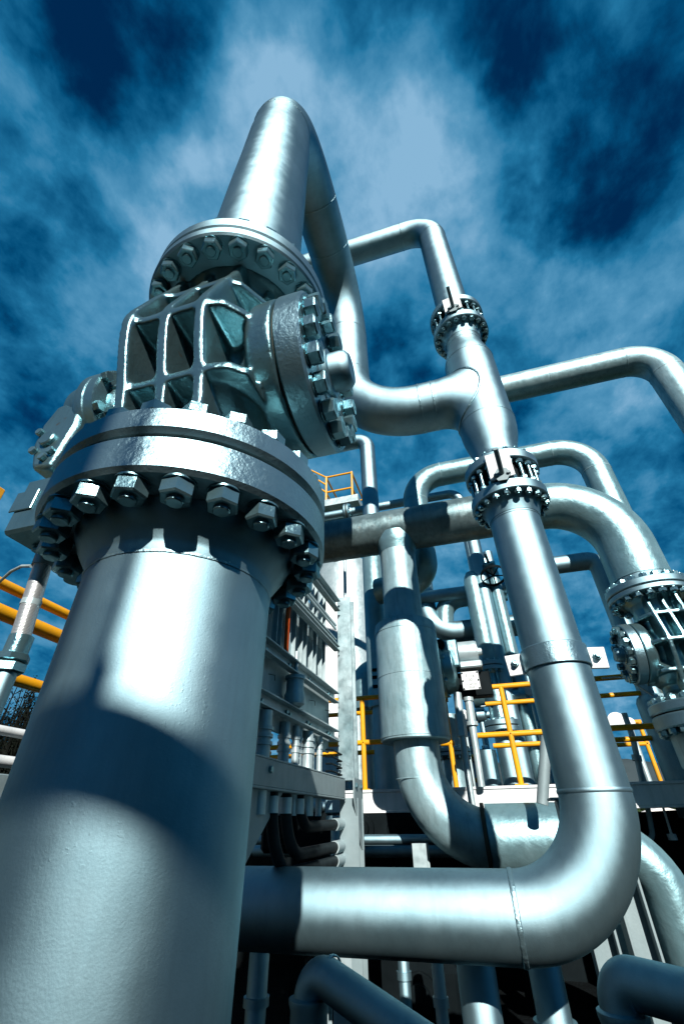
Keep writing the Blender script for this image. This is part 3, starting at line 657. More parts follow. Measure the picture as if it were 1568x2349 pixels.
# far high tower platform with yellow cage
y = 15; a = at('y',y,748,1150); c = at('y',y,808,1082); 
t = thing('tower_platform', (a.x,y,0), 'small high platform with a yellow cage railing, far behind the near valve', 'platform')
x0, x1, zt, zd = at('y',y,748,1100).x, at('y',y,806,1085).x, at('y',y,748,1095).z, at('y',y,748,1152).z
b = MB()
for (xx, yy) in ((x0,y),(x1,y),(x0,y+2.2),(x1,y+2.2)): b.tube([(xx,yy,zd),(xx,yy,zt+.05)], .05, 8)
build_split(b, 'post', M_yel, t)
b = MB()
for zz in (zt, zt-.9):
    for (p, q) in (((x0,y),(x1,y)),((x0,y),(x0,y+2.2)),((x1,y),(x1,y+2.2)),((x0,y+2.2),(x1,y+2.2))): b.tube([(*p,zz),(*q,zz)], .045, 8)
for k in range(3): b.tube([(x0-1.2,y-.2*k,zt+1.0-.4*k),(x0,y,zt-.45*k)], .04, 8)
build_split(b, 'rail', M_yel, t)
b = MB(); b.b2((x0-.6,y-.2,zd-.35), (x1+.3,y+2.4,zd)); b.b2((x0,y+.6,0), (x0+.3,y+.9,zd-.3)); b.b2((x1-.3,y+.6,0), (x1,y+.9,zd-.3)); build_split(b, 'steelwork', M_galv, t)

# ================================================================== CABLE RACK LEFT OF CENTRE
RX = -1.5
t = thing('cable_rack', (RX,5.05,0), 'galvanised cable rack of channels hung on an upright column, beside the thick riser', 'rack')
def channel(b, y0, y1, z0, z1, x, w=.06, tk=.012):
    """C-channel running away from the viewer, open side to the right"""
    b.b2((x-tk,y0,z0), (x,y1,z1), .002); b.b2((x+.001,y0,z1-tk), (x+w,y1,z1), .002); b.b2((x+.001,y0,z0), (x+w,y1,z0+tk), .002)
for z0, z1, y0, x in ((2.20,2.305,2.2,RX-.04),(2.58,2.69,2.2,RX-.04),(3.16,3.22,2.2,RX-.03),(3.26,3.31,2.2,RX-.07),(3.66,3.80,2.2,RX-.02)):
    b = MB(); channel(b, y0, 4.96, z0, z1, x); b.build('channel', M_galv, t)
b = MB(); b.b2((RX-.02,2.6,3.41), (RX+.0,4.92,3.435)); b.b2((RX-.02,2.6,3.455), (RX+.0,4.92,3.48)); build_split(b, 'strut', M_galv, t)
# column: I-section upright
def column(b, x, y, z0, z1, w=.17, d=.17, tf=.014, tw=.01):
    b.b2((x-w/2,y-d/2,z0), (x+w/2,y-d/2+tf,z1), .003); b.b2((x-w/2,y+d/2-tf,z0), (x+w/2,y+d/2,z1), .003); b.b2((x-tw/2,y-d/2+tf+.001,z0), (x+tw/2,y+d/2-tf-.001,z1))
zpt = at('y',5.05,790,1372).z
b = MB(); column(b, -.2805*5.1, 5.1, 1.85, zpt); b.build('column', M_zinc, t)
b = MB(); column(b, -.2805*5.1+.02, 5.12, -.2, 1.70, .19, .19); b.build('column', M_grey, t)
# bottom beam along the rack with knee plates
b = MB(); b.b2((RX+.05,2.2,1.70), (RX+.064,4.99,1.858), .003); b.b2((RX-.10,2.2,1.859), (RX+.066,4.99,1.872), .003); b.b2((RX-.10,2.2,1.686), (RX+.066,4.99,1.699), .003)
b.build('beam', M_grey, t)
b = MB(); b.prism([(RX-.03,3.6,1.70),(RX-.03,2.4,1.70),(RX-.03,2.4,.9),(RX-.03,3.0,1.25)], (.014,0,0)); b.prism([(RX+.16,4.93,1.865),(RX+.16,5.26,1.865),(RX+.16,5.26,1.28),(RX+.16,5.20,1.28),(RX+.16,4.93,1.70)], (.016,0,0)); build_split(b, 'knee_plate', M_grey, t)
b = MB()
for y, z in ((2.75,1.80),(3.15,1.80),(4.98,1.80),(5.18,1.80)): b.hexn((RX+.064 if y < 4 else RX+.176,y,z), X, -.01, .02, .04)
for z in (2.25, 2.63, 3.19):
    for y in (3.05,3.6,4.1,4.7): b.hexn((RX-.04,y,z), X, 0, .02, .028, y); b.hexn((RX-.04,y+.07,z-.01), X, 0, .02, .028, y)
build_split(b, 'bolt', M_bolt, t)
# cable troughs (vertical covers) and sheet panels on the rack
n = 0
for (y0, y1, z0, z1, xo, lab) in ((3.02,3.22,2.70,3.9,-.16,'trough nearest the riser'),(3.40,3.50,2.70,3.9,-.13,'narrow trough left of the orange cable'),(3.72,3.86,2.70,3.9,-.14,'trough just right of the orange cable'),(4.02,4.14,2.70,3.9,-.13,'middle trough of the upright row'),(4.32,4.44,2.70,3.9,-.13,'second trough from the column'),(4.62,4.74,2.70,3.9,-.13,'trough nearest the column')):
    tt = thing('cable_trough', (RX+xo,y0,z0), 'upright galvanised '+lab+' on the rack', 'cable trough', 'upright cable troughs')
    b = MB(); b.b2((RX+xo,y0,z0), (RX+xo+.01,y1,z1), .002); b.b2((RX+xo+.012,y0,z0), (RX+xo+.05,y0+.008,z1)); b.b2((RX+xo+.012,y1-.008,z0), (RX+xo+.05,y1,z1)); b.build('trough', M_galv, tt)
tt = thing('sheet_panel', (RX-.2,2.3,1.8), 'large plain sheet panel behind the channels of the cable rack', 'panel')
b = MB(); b.b2((RX-.125,2.2,2.10), (RX-.11,4.98,2.70), .003); b.build('sheet', M_galv, tt)
b = MB(); b.b2((RX-.21,3.0,2.71), (RX-.195,4.97,3.60), .003); b.build('sheet', M_galv, tt)
b = MB()
for k in range(14):
    y = 2.7+k*.165; z = (2.74, 2.50, 2.36)[k % 3]; b.tube([(RX-.11,y,z),(RX-.06,y+.02,z-.01),(RX-.06,y+.03,z-.05)], .003, 6)
build_split(b, 'tie_wire', M_dark, tt)
tt = tag(MB().tube(path((RX-.06,3.58,4.2), ((RX-.06,3.57,3.1),.3), (RX-.08,3.62,2.70)), .022, 12).build('orange_cable', M_orange), 'orange cable hanging upright among the galvanised troughs', 'cable')
p = at('x', RX-.01, 676, 1590)
tt = thing('junction_pot', p, 'rounded metal pot hanging between two channels of the rack', 'junction box')
b = MB(); b.lathe(p-V((0,0,.11)), Z, [(0,0),(0,.06),(.02,.085),(.09,.09),(.13,.075),(.22,.075),(.22,.09),(.25,.09),(.25,0)], 28); b.build('pot', M_galv, tt)
b = MB(); b.tube([p+V((0,0,.12)), p+V((0,0,.36))], .02, 12); b.build('stem', M_galv, tt)
# conduits below the lowest channel
cl = ['thick conduit nearest the riser','conduit with two collars, left of the row','second conduit of the row','third conduit of the row','thick middle conduit with a long coupling','fifth conduit of the row','conduit of the row nearest the column']
for i, (y, r) in enumerate(((3.22,.065),(3.70,.045),(3.88,.032),(4.02,.034),(4.18,.05),(4.36,.03),(4.50,.028))):
    x = RX-.05-.03*(i % 2); tt = thing('conduit', (x,y,1.87), 'short upright '+cl[i]+', below the lowest channel', 'conduit', 'upright conduits under the rack')
    b = MB(); b.tube([(x,y,1.55),(x,y,2.19)], r, 18); b.build('tube', M_galv, tt)
    b = MB(); zc = 1.97+.012*i
    for dz in (0,.05,.10): b.lathe((x,y,zc+dz), Z, [(-.012,r),(-.012,r*1.22),(.012,r*1.22),(.012,r)], 18)
    build_split(b, 'coupling', M_galv, tt)
# U-bolts at the rack end
b = MB()
for z in (1.90,1.96,2.02,2.08): b.tube(path((RX+.0,4.55,z), ((RX+.06,4.55,z),.02), ((RX+.06,4.9,z-.01),.02), (RX,4.9,z-.01)), .008, 8)
rg = thing('cable_rungs', (RX,4.55,1.9), 'set of thin dark rungs between the conduits and the rack column', 'cable rungs'); build_split(b, 'rung', M_dgrey, rg)
# flexible hoses sweeping from the beam to the column
for i, (y0, z1, lab) in enumerate(((3.40,1.20,'black hose with the lowest sweep under the rack beam'),(3.65,1.30,'middle black hose sweeping under the rack beam'),(3.92,1.47,'upper black hose sweeping under the rack beam'))):
    tt = thing('flexible_hose', (RX-.02,y0,1.6), lab, 'hose', 'hoses under the rack')
    b = MB(); b.tube(path((RX-.02,y0,1.72), ((RX-.02,y0+.06,z1),.21+.10*(2-i)+.03), (RX-.0,5.0,z1+.02), step=6), .042, 18); b.build('hose', M_black, tt)
    b = MB(); b.tube([(RX-.0,4.82,z1+.015),(RX,5.04,z1+.02)], .05, 16); b.tube([(RX-.02,y0,1.56),(RX-.02,y0,1.66)], .05, 16); build_split(b, 'ferrule', M_galv, tt)
tt = thing('flexible_hose', (RX-.1,2.7,1.0), 'pair of dark hoses hanging beside the riser behind the knee plate', 'hose')
b = MB(); b.tube(path((RX-.02,2.9,1.68), ((RX-.05,2.92,1.3),.3), (RX-.0,3.0,.2)), .05, 16); b.tube(path((RX-.06,2.75,1.68), ((RX-.09,2.75,1.3),.3), (RX-.05,2.82,.2)), .05, 16); build_split(b, 'hose', M_black, tt)
# motor-like block and small pipes in the shade under the platform
q = at('y',6.0,770,1850)
tt = thing('pump_set', (q.x,6.0,.2), 'small silver pump fittings in the shade right of the hoses', 'pump')
b = MB(); b.box(q, (.22,.2,.16), None, .02); b.lathe(q+V((0,0,-.15)), Z, [(-.5,.06),(0,.06),(0,.12),(.06,.12)], 20); b.lathe(q+V((-.12,0,.0)), X, [(-.3,.05),(0,.05),(.2,.08),(.3,.08),(.3,0)], 20); b.build('body', M_pipe, tt)
for i, (va, y, r, lab) in enumerate(((1926,6.65,.053,'slim lit pipe under the platform, above its dimmer twin'),(1952,6.9,.068,'slim pipe in the shade below the lit one'))):
    a = at('y', y, 826, va); c = at('y', y, 1045, va-2)
    pipe_thing('under_pipe', lab, r, [(a.x-1.5,y,a.z), (c.x,y,a.z)], M_pipe, 18)
b = MB(); b.b2((-9,8.6,-.2), (9,8.8,1.58)); tag(b.build('dark_screen', M_dgrey), 'near-black screen added to stand for the shaded machinery under the platform', 'wall')  # added screen: near-black colour stands for shaded machinery and hides the meadow
# second column below the platform
p = at('y', 6.3, 965, 1960)
tt = thing('support_column', (p.x,6.3,-.2), 'pale steel column under the foot of the drum line', 'column')
b = MB(); column(b, p.x, 6.3, -.2, 1.30, .16, .2); b.build('section', M_galv, tt)

# tank and stacks behind the rack
tt = thing('storage_tank', (-.257*13,13,0), 'tall pale storage tank standing behind the cable rack column', 'tank')
b = MB(); b.lathe((-.29*13,13.5,0), Z, [(-.2,1.1),(3,1.1),(3,1.12),(3.05,1.12),(3.05,1.1),(8.4,1.1),(9.0,.9),(9.3,.4),(9.35,0)], 64); b.build('shell', M_galv, tt)
q = at('y', 11, 757, 1320)
tt = thing('white_tank', (q.x,11,0), 'bright white vertical vessel top left of the rack column', 'tank')
b = MB(); b.lathe((q.x,11.,0), Z, [(-.2,.36),(6.2,.36),(6.5,.3),(6.6,0)], 40); b.build('shell', M_white, tt)
b = MB(); b.tube([(q.x+.45,11,.5),(q.x+.45,11,8)], .05, 12); b.build('vent_pipe', M_galv, tt)

# ================================================================== LEFT EDGE: JUNCTION BOX, FLEXIBLE CONDUIT, RAILS
P0 = V((-1.67,1.0,2.43))
t = thing('junction_box', P0, 'grey cast junction box hanging under the gear of the near valve at the left edge', 'junction box')
b = MB(); b.b2(P0, P0+V((.42,.36,.27)), .012); b.build('case', M_cast, t)
b = MB(); b.b2(P0+V((-.012,-.008,.10)), P0+V((.10,-.001,.20)), .003); b.build('label_plate', M_cast, t)
b = MB()
for dx, dy in ((.06,.12),(.06,.30),(.36,.12)):
    b.hexn(P0+V((dx,dy,0)), -Z, 0, .022, .034, .5); b.lathe(P0+V((dx,dy,0)), -Z, [(0,.024),(.005,.024),(.005,0)], 16)
b.lathe(P0+V((.2,.22,-.0)), -Z, [(0,.045),(.05,.045),(.05,.03),(.09,.03),(.09,.045),(.13,.04),(.13,0)], 20)
build_split(b, 'bolt', M_bolt, t)
yc = 1.22
ct = at('y', yc, 100, 1290); cb = at('y', yc, 22, 1560)
t = thing('flexible_conduit', ct, 'braided silver conduit with hexagon unions hanging from the junction box', 'conduit')
m_br, nt_, bs_ = nmat('braided_steel'); bs_.inputs['Metallic'].default_value = .85; bs_.inputs['Roughness'].default_value = .34; bs_.inputs['Base Color'].default_value = (.56,.6,.61,1)
_tc = N(nt_, 'ShaderNodeTexCoord'); _w = N(nt_, 'ShaderNodeTexWave', Scale=55.0, Distortion=.6); _w.bands_direction = 'Z'; nt_.links.new(_tc.outputs['Object'], _w.inputs['Vector'])
_bp = N(nt_, 'ShaderNodeBump', Strength=.5, Distance=.004); nt_.links.new(_w.outputs['Fac'], _bp.inputs['Height']); nt_.links.new(_bp.outputs[0], bs_.inputs['Normal'])
z1 = at('y', yc, 38, 1490).z; r = .034; x = ct.x; 
def cx(z): return ct.x + (z-ct.z)/(z1-ct.z)*(at('y',yc,38,1490).x-ct.x)
b = MB(); b.tube([(cx(ct.z),yc,ct.z),(cx((ct.z+z1)/2),yc,(ct.z+z1)/2),(cx(z1),yc,z1)], r, 32); b.build('braid', m_br, t)
b = MB(); b.lathe((cx(ct.z),yc,ct.z), Z, [(-.02,r),(-.02,r*1.16),(.05,r*1.25),(.05,0)], 24); zm = (ct.z+z1)/2; b.lathe((cx(zm),yc,zm), Z, [(-.012,r),(-.012,r*1.06),(.012,r*1.06),(.012,r)], 28); build_split(b, 'ferrule', M_galv, t)
b = MB(); b.lathe((cx(z1),yc,z1), Z, [(-.02,r),(-.02,r*1.22),(.05,r*1.22),(.05,r)], 28); b.hexn((cx(z1),yc,z1), Z, -.045,-.018, r*2.9, .2); b.hexn((cx(z1),yc,z1), Z, -.085,-.05, r*2.8, .6); b.build('union', M_bolt, t)
b = MB(); b.tube([(cx(z1),yc,z1-.07),(cx(z1),yc,1.0),(cx(z1),yc,-.1)], r*1.02, 28); b.build('pipe', M_pipe, t)
# cable curving away left
p = at('y', 1.3, 72, 1298); q = at('y', 1.6, 0, 1335)
tag(MB().tube([p, p+(q-p)*.35+V((0,0,.035)), p+(q-p)*.7+V((0,0,.04)), q+V((0,0,.01)), q+(q-p)*.8+V((0,0,-.12))], .008, 10).build('signal_cable', M_galv), 'thin grey cable curving left from the junction box union', 'cable')
# left railing running away from the viewer
t = thing('guard_rail', (-3,1.2,1.0), 'yellow railing running back behind the braided conduit at the left edge', 'railing', 'yellow railings')
for z, r in ((2.865,.036),(2.69,.05),(2.32,.04)):
    b = MB(); b.tube([(-3,-1,z),(-3,6.5,z)], r, 16); b.build('rail', M_yel, t)
for y in (-.6, 4.4):
    b = MB(); b.tube([(-3.0,y,-.2),(-3.0,y,2.86)], .04, 12); b.build('post', M_yel, t)
q = at('x', -3.4, 4, 1118)
t = thing('yellow_hood', q, 'yellow painted steel corner entering the frame at the left edge', 'steel frame')
b = MB(); b.box(q+V((-.12,-.30,-.02)), (.12,.75,.13), None, .01); b.box(q+V((-.12,-.5,-.6)), (.1,.1,1.1), None, .01); b.box(q+V((-.12,-.5,-2.2)), (.1,.1,2.2), None, .01); b.build('frame', M_yel, t)
for i, (v, r, lab) in enumerate(((1678,.05,'thin white rail low behind the riser at the left edge'),(1748,.06,'lowest pale rail behind the riser at the left edge'))):
    q = at('x', -4.2, 20, v); pipe_thing('white_rail', lab, r*.8, [(-4.2,0,q.z), (-4.2,8,q.z)], M_white, 12, cat='rail')
# low wall/equipment at the lower left edge
b = MB(); q = at('x',-4.6,10,1775); b.b2((-4.9,0,-.2), (-4.6,9,q.z), .01)
tag(b.build('low_wall', M_grey), 'low grey wall behind the riser at the lower left edge', 'wall')

# ================================================================== BOTTOM OF THE FRAME
def poly_pipe(name, label, r, pts, rings=(), mat=M_pipe, seg=40): return pipe_thing(name, label, r, pts, mat, seg, rings)
yv = 2.55; c = at('y', yv, 738, 2232); rr = .062
e2 = at('y', yv-.25, 1010, 2395)
t = pipe_thing('elbow_pipe', 'dark pipe slanting down right from an elbow at the bottom centre', rr*1.08, [(at('y',yv,709,2290).x,yv,-.1), ((at('y',yv,709,2290).x,yv,c.z+.02),.085), e2+V((.35,-.1,-.15))], M_pipe, 36)
b = MB(); z0 = at('y',yv,706,2300).z; b.lathe((at('y',yv,709,2290).x,yv,z0), Z, [(-.16,.078),(-.02,.078),(0,.086),(.014,.086),(.022,.064)], 32); b.build('collar', M_pipe, t)
d = (e2-c).normalized(); b = MB(); b.ring(c+d*.05+V((0,0,.004)), d, rr*1.08, .006, 48, 8, .3); b.build('weld_seam', M_weld, t)
yv = 2.5; c = at('y', yv, 1418, 2252); e2 = at('y', yv-.12, 1580, 2292)
t = pipe_thing('elbow_pipe', 'dark pipe leaving an elbow toward the lower right corner', .073, [(at('y',yv,1421,2300).x,yv,-.1), ((at('y',yv,1421,2300).x,yv,c.z+.01),.076), e2+(e2-c)*.8], M_pipe, 36)
d = (e2-c).normalized(); MB().ring(c+d*.055, d, .074, .006, 48, 8, .2).build('weld_seam', M_weld, t); z0 = at('y',yv,1425,2334).z; b = MB(); b.lathe((at('y',yv,1421,2300).x,yv,z0), Z, [(-.16,.080),(-.02,.080),(0,.086),(.014,.086),(.022,.070)], 32); b.build('collar', M_pipe, t)
# uprights in the dark beneath the bottom run
for i, (u, y, r, top, mat, lab) in enumerate(((588,4.3,.075,.95,M_pipe,'dim upright pipe beside the foot of the thick riser'),(1010,4.6,.045,.85,M_galv,'slim upright pipe under the middle of the bottom run'),(930,5.2,.05,.8,M_pipe,'upright pipe with a collar left of the slim one under the bottom run'),(1100,4.0,.12,1.05,M_pipe,'stout upright pipe under the bottom run, right of the slim ones'),(1262,4.3,.105,.95,M_pipe,'thick upright pipe under the bend of the right line'))):
    q = at('y', y, u, 2290); t = thing('upright_pipe', (q.x,y,-.2), lab, 'pipe')
    b = MB(); b.lathe((q.x,y,0), Z, [(-.2,r),(top-.03,r),(top,r*.85),(top,0)], 28); b.build('pipe', mat, t)
    b = MB(); b.lathe((q.x,y,0), Z, [(.42,r),(.42,r*1.25),(.47,r*1.25),(.47,r)], 28); b.build('collar', mat, t)
for i, (u, y, w, lab) in enumerate(((792,5.0,.16,'pale upright steel section under the rack column'),(742,4.2,.10,'narrow steel upright left of the slanting pipe'))):
    q = at('y', y, u, 2250); t = thing('support_column', (q.x,y,-.2), lab, 'column'); b = MB(); column(b, q.x, y, -.2, .9, w, w); b.build('section', M_galv, t)
for u, lab in ((1375,'dim flanged steel column directly behind the bend of the right line'),(1462,'flanged steel column with pale edges, right of the bend of the right line')):
    q = at('y', 4.4, u, 2130); t = thing('support_column', (q.x,4.4,-.2), lab, 'column')
    b = MB()
    for s in (-1, 1): b.b2((q.x+s*.075-.008,4.30,-.2), (q.x+s*.075+.008,4.50,1.62), .002)
    b.b2((q.x-.066,4.395,-.2), (q.x+.066,4.405,1.62)); b.build('section', M_grey, t)
    b = MB(); b.b2((q.x-.13,4.27,1.623), (q.x+.13,4.53,1.640), .003); b.build('cap_plate', M_grey, t)
q = at('y', 4.9, 1500, 2000)
pipe_thing('bent_jacket_pipe', 'jacketed pipe curving down at the right edge behind the bend', .175, [(.9,5.0,at('y',5.0,1440,1925).z), ((at('y',5.0,1520,2010).x,5.0,at('y',5.0,1440,1925).z),.42), (at('y',5.0,1520,2010).x,5.0,-.2)], M_wrinkle, 36)
# bundles of equipment in the shade under the platform
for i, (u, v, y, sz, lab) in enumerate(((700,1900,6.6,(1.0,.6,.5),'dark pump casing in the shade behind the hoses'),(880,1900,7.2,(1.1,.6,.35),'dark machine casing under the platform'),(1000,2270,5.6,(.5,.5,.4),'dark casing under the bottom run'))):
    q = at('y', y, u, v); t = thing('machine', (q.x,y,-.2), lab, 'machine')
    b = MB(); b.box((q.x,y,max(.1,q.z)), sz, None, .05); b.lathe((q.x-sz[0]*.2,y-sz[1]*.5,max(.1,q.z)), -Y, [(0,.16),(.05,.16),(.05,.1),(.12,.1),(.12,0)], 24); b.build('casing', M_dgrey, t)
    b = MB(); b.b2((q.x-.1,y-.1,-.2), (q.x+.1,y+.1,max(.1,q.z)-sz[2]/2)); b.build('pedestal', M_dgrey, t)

# ================================================================== SMALL THINGS RIGHT OF THE RIGHT LINE
q = at('y', 10, 1415, 1655)
t = thing('flood_lamp', q, 'round pale floodlight on the rail line right of the tall pipe', 'lamp')
b = MB(); b.lathe(q, V((-.1,-1,.1)), [(-.2,0),(-.2,.09),(-.03,.14),(.0,.16),(.02,.16),(.02,.13),(.04,.09),(.045,0)], 32); b.lathe(q+V((.22,.1,-.02)), V((0,-1,0)), [(-.15,0),(-.15,.09),(.04,.09),(.06,.06),(.06,0)], 24); b.b2(q+V((-.1,.02,-.03)), q+V((.2,.08,.03))); b.build('head', M_white, t)
b = MB(); b.tube([q+V((.2,.1,0)), (q.x+.2,q.y+.1,1.8)], .05, 10); b.build('post', M_galv, t)
a = at('y', 8.8, 1450, 1690); c = at('y', 8.8, 1470, 1790)
t = thing('slender_pole', (c.x,8.8,1.86), 'slender silver pole with a collar right of the tall pipe', 'pole')
b = MB(); b.tube([(c.x,8.8,1.86),(a.x,8.8,a.z),(a.x,8.8,a.z+.35)], .045, 12); b.build('tube', M_galv, t); b = MB(); m = (a+c)/2; b.lathe(m, a-c, [(-.04,.045),(-.04,.07),(.04,.07),(.04,.045)], 14); b.build('collar', M_galv, t)
t = thing('pipe_sleeve', (.314*8.2,8.2,1.86), 'thick jacket sleeve at the foot of the pipe left of the far valve', 'pipe sleeve')
b = MB(); b.lathe((.314*8.2,8.2,0), Z, [(1.5,.24),(2.95,.24),(3.02,.21),(3.05,.17)], 32); b.build('sleeve', M_ins, t)
a = at('y', 6.6, 1380, 1556); c = at('y', 6.6, 1450, 1580)
tag(MB().tube(path(a, (a+V((.25,0,-.0)),.2), c+V((.2,0,-.1))), .012, 8).build('signal_cable', M_galv), 'thin pale cable drooping between the rails right of the tall pipe', 'cable')
# brackets under the platform on the right
a = at('y', 7.2, 1487, 1862)
t = thing('hose_loop', a, 'grey hose loop hanging under the platform at the right edge', 'hose')
b = MB(); p1, p2, p3 = at('y',7.2,1484,1850), at('y',7.2,1500,1935), at('y',7.2,1478,1935); b.tube(path(p1, (p2,.15), p3), .03, 10); b.build('hose', M_grey, t)
b = MB(); p1, p2 = at('y',7.3,1520,1852), at('y',7.3,1541,1920); b.tube([p1,p2], .014, 8); b.lathe(p2, Z, [(-.03,0),(-.03,.05),(.03,.05),(.03,0)], 12); b.build('hanger', M_white, t)

# ================================================================== GROUND, FIELD, FAR THINGS
def sheet(name, mat, x0, x1, y0, y1, nx, ny, hf, kind='structure'):
    b = MB(); vs = []; fs = []
    for j in range(ny+1):
        for i in range(nx+1):
            x = x0+(x1-x0)*i/nx; y = y0+(y1-y0)*j/ny; vs.append((x, y, hf(x, y)))
    for j in range(ny):
        for i in range(nx): k = j*(nx+1)+i; fs.append((k,k+1,k+nx+2,k+nx+1))
    b.add(vs, fs); return tag(b.build(name, mat, None, 60), kind=kind)
def hill(x, y):
    d = math.hypot(x, y); return -.23 + max(0, min(1, (d-25)/60))*1.1
sheet('ground', M_grass, -900, 900, -900, 900, 90, 90, hill)
sheet('gravel_yard', M_gravel, -14, 14, -14, 20, 20, 20, lambda x, y: -.2)
def ridge(x, y):
    d = (y-170)/60; return -1+max(0, 1-abs(d))*(15+4*sin(x*.03)+2.5*sin(x*.083+1)+1.2*sin(x*.21))
sheet('far_hill', M_hill, -400, 500, 110, 230, 90, 16, ridge)
# house in the meadow
h = V((at('y',64,1528,1880).x, 64, .8))
t = thing('farm_house', h, 'small white farm building with a pale gable roof far across the meadow', 'house')
b = MB(); b.b2((h.x-1.9,64,h.z-.5), (h.x+1.9,67,h.z+1.0)); b.build('wall', M_white, t)
b = MB(); b.prism([(h.x-2.2,63.7,h.z+1.0),(h.x+2.2,63.7,h.z+1.0),(h.x+2.2,63.7,h.z+1.1),(h.x,63.7,h.z+1.75),(h.x-2.2,63.7,h.z+1.1)], (0,3.6,0)); b.build('roof', M_roof, t)
b = MB()
for dx in (-1.1,.2,1.2): b.b2((h.x+dx-.3,63.96,h.z+.0), (h.x+dx+.3,63.99,h.z+.7))
build_split(b, 'window', M_dark, t)
# leafless thicket at the left, woodland at the right: every shrub its own object
def twig_bush(label, c, w, hgt, n, mat, grp, name='bush', seed=1, cat='bush'):
    r = random.Random(seed); t = thing(name, c, label, cat, grp); c = V(c)
    st = MB(); lf = MB()
    for k in range(n):
        base = c+V((r.uniform(-w,w)*.5, r.uniform(-.8,.8), 0)); top = base+V((r.uniform(-.5,.5)*w*.4, r.uniform(-.4,.4), hgt*r.uniform(.65,1.08)))
        m = base+(top-base)*.5+V((r.uniform(-.2,.2), r.uniform(-.2,.2), 0)); st.tube([base, m, top], [.05,.03,.008], 5, False)
        for j in range(44):
            f = r.uniform(.12,1); p = base+(top-base)*f; d = V((r.uniform(-1,1), r.uniform(-.7,.7), r.uniform(.2,1.2))).normalized(); l = r.uniform(.2,.6)*(1.1-f*.4)
            s_ = d.cross(V((r.uniform(-1,1),r.uniform(-1,1),.3))).normalized()*.012
            lf.add([p-s_, p+s_, p+d*l], [(0,1,2)])
            for q in range(3):
                pp = p+d*l*r.uniform(.2,1)+V((r.uniform(-.15,.15), r.uniform(-.15,.15), r.uniform(-.15,.15))); u_ = V((r.uniform(-1,1),r.uniform(-1,1),r.uniform(-1,1))).normalized(); v_ = u_.orthogonal().normalized(); sz = r.uniform(.012,.03)*(hgt/3.5)
                lf.add([pp-u_*sz, pp+v_*sz*.6, pp+u_*sz, pp-v_*sz*.6], [(0,1,2,3)])
    st.build('stem', M_bark, t); lf.build('twigs', mat, t, 0); return t
for i, (u, y, hg) in enumerate(((-60,9.5,4.0),(10,9.0,4.2),(60,9.8,4.6),(110,9.3,4.4),(170,9.0,4.3))):
    q = at('y', y, u, 1700); twig_bush(['bare bush at the far left edge of the thicket','bare bush second from the left in the thicket','tallest bare bush in the thicket behind the conduit','bare bush touching the outline of the thick riser','bare bush hidden mostly by the thick riser'][i], (q.x,y,-.2), 2.0, hg, 46, M_leaf, 'thicket at the left', 'bush', 20+i)
r = random.Random(5)
for i in range(12):
    u = 1450+i*13; y = 78+r.uniform(-4,4); q = at('y', y, u, 1880); 
    t = thing('tree', (q.x,y,.7), 'dark tree in the row behind the farm building across the meadow', 'tree', 'tree row behind the farm building')
    b = MB(); b.tube([(q.x,y,.5),(q.x,y,2)], .15, 6); b.build('trunk', M_bark, t)
    b = MB(); H = r.uniform(3.0,4.6)
    for k in range(260):
        a = r.uniform(0,6.28); rr = r.uniform(.1,1)**.5*1.5; zz = r.uniform(.6,H); f = 1-abs(zz/H-.45)*1.3; p = V((q.x+cos(a)*rr*f, y+sin(a)*rr*f, .6+zz)); u_ = V((r.uniform(-1,1),r.uniform(-1,1),r.uniform(-1,1))).normalized(); v_ = u_.orthogonal().normalized(); s_ = r.uniform(.15,.32)
        b.add([p-u_*s_, p+v_*s_, p+u_*s_, p-v_*s_], [(0,1,2,3)])
    b.build('crown', M_leafg, t, 0)

# ================================================================== UNSEEN CASTERS ADDED BEHIND THE CAMERA (shade for the thick riser and lowest pipes)
SUN_AZ, SUN_EL = RAD(158.5), RAD(30)
SD = V((sin(SUN_AZ)*cos(SUN_EL), cos(SUN_AZ)*cos(SUN_EL), sin(SUN_EL)))
y0 = -4.6; k = (y0+1.5)/SD.y; off = SD*k; off.x += .15; zc = 3.125+off.z
t = thing('shade_pipe', (0,y0,0), 'unseen pipe on a post behind the camera, placed to cast the band of shade', 'pipe')  # unseen caster, placed and shaped for the riser's band of shade
b = MB(); b.tube([(-.55+off.x,y0,zc),(2.9,y0,zc)], .10, 32); b.build('pipe', M_pipe, t)
b = MB(); b.tube([(-.105+off.x,y0,zc),(-.105+off.x,y0,zc+1.1)], .024, 16); b.box((-.085+off.x,y0,zc+.13), (.05,.05,.12)); b.build('branch_pipe', M_pipe, t)
b = MB(); b.lathe((-.43+off.x,y0,zc), Z, [(0,.1),(.1,.1),(.14,.19),(.85,.2),(.95,.12),(.95,0)], 32); b.build('shade_bulge', M_cast, t)  # unseen bulge added to shade the left of the riser and its flange
b = MB(); b.tube([(2.5,y0,-.2),(2.5,y0,zc-.1)], .08, 20); b.build('post', M_grey, t)

t = thing('shade_box', (2.2,-1.3,-.2), 'unseen tall box added behind the camera to shade the lowest pipes', 'shade blocker')  # unseen blocker added to keep the lowest elbows and pipes in shade
b = MB(); b.b2((.50,-1.4,-.1), (4.2,-1.0,3.40), .01); b.build('case', M_grey, t); b = MB(); b.b2((.54,-.999,.1), (2.2,-.99,3.2), .002); b.b2((2.3,-.999,.1), (4.1,-.99,3.2), .002); build_split(b, 'box_face', M_grey, t)

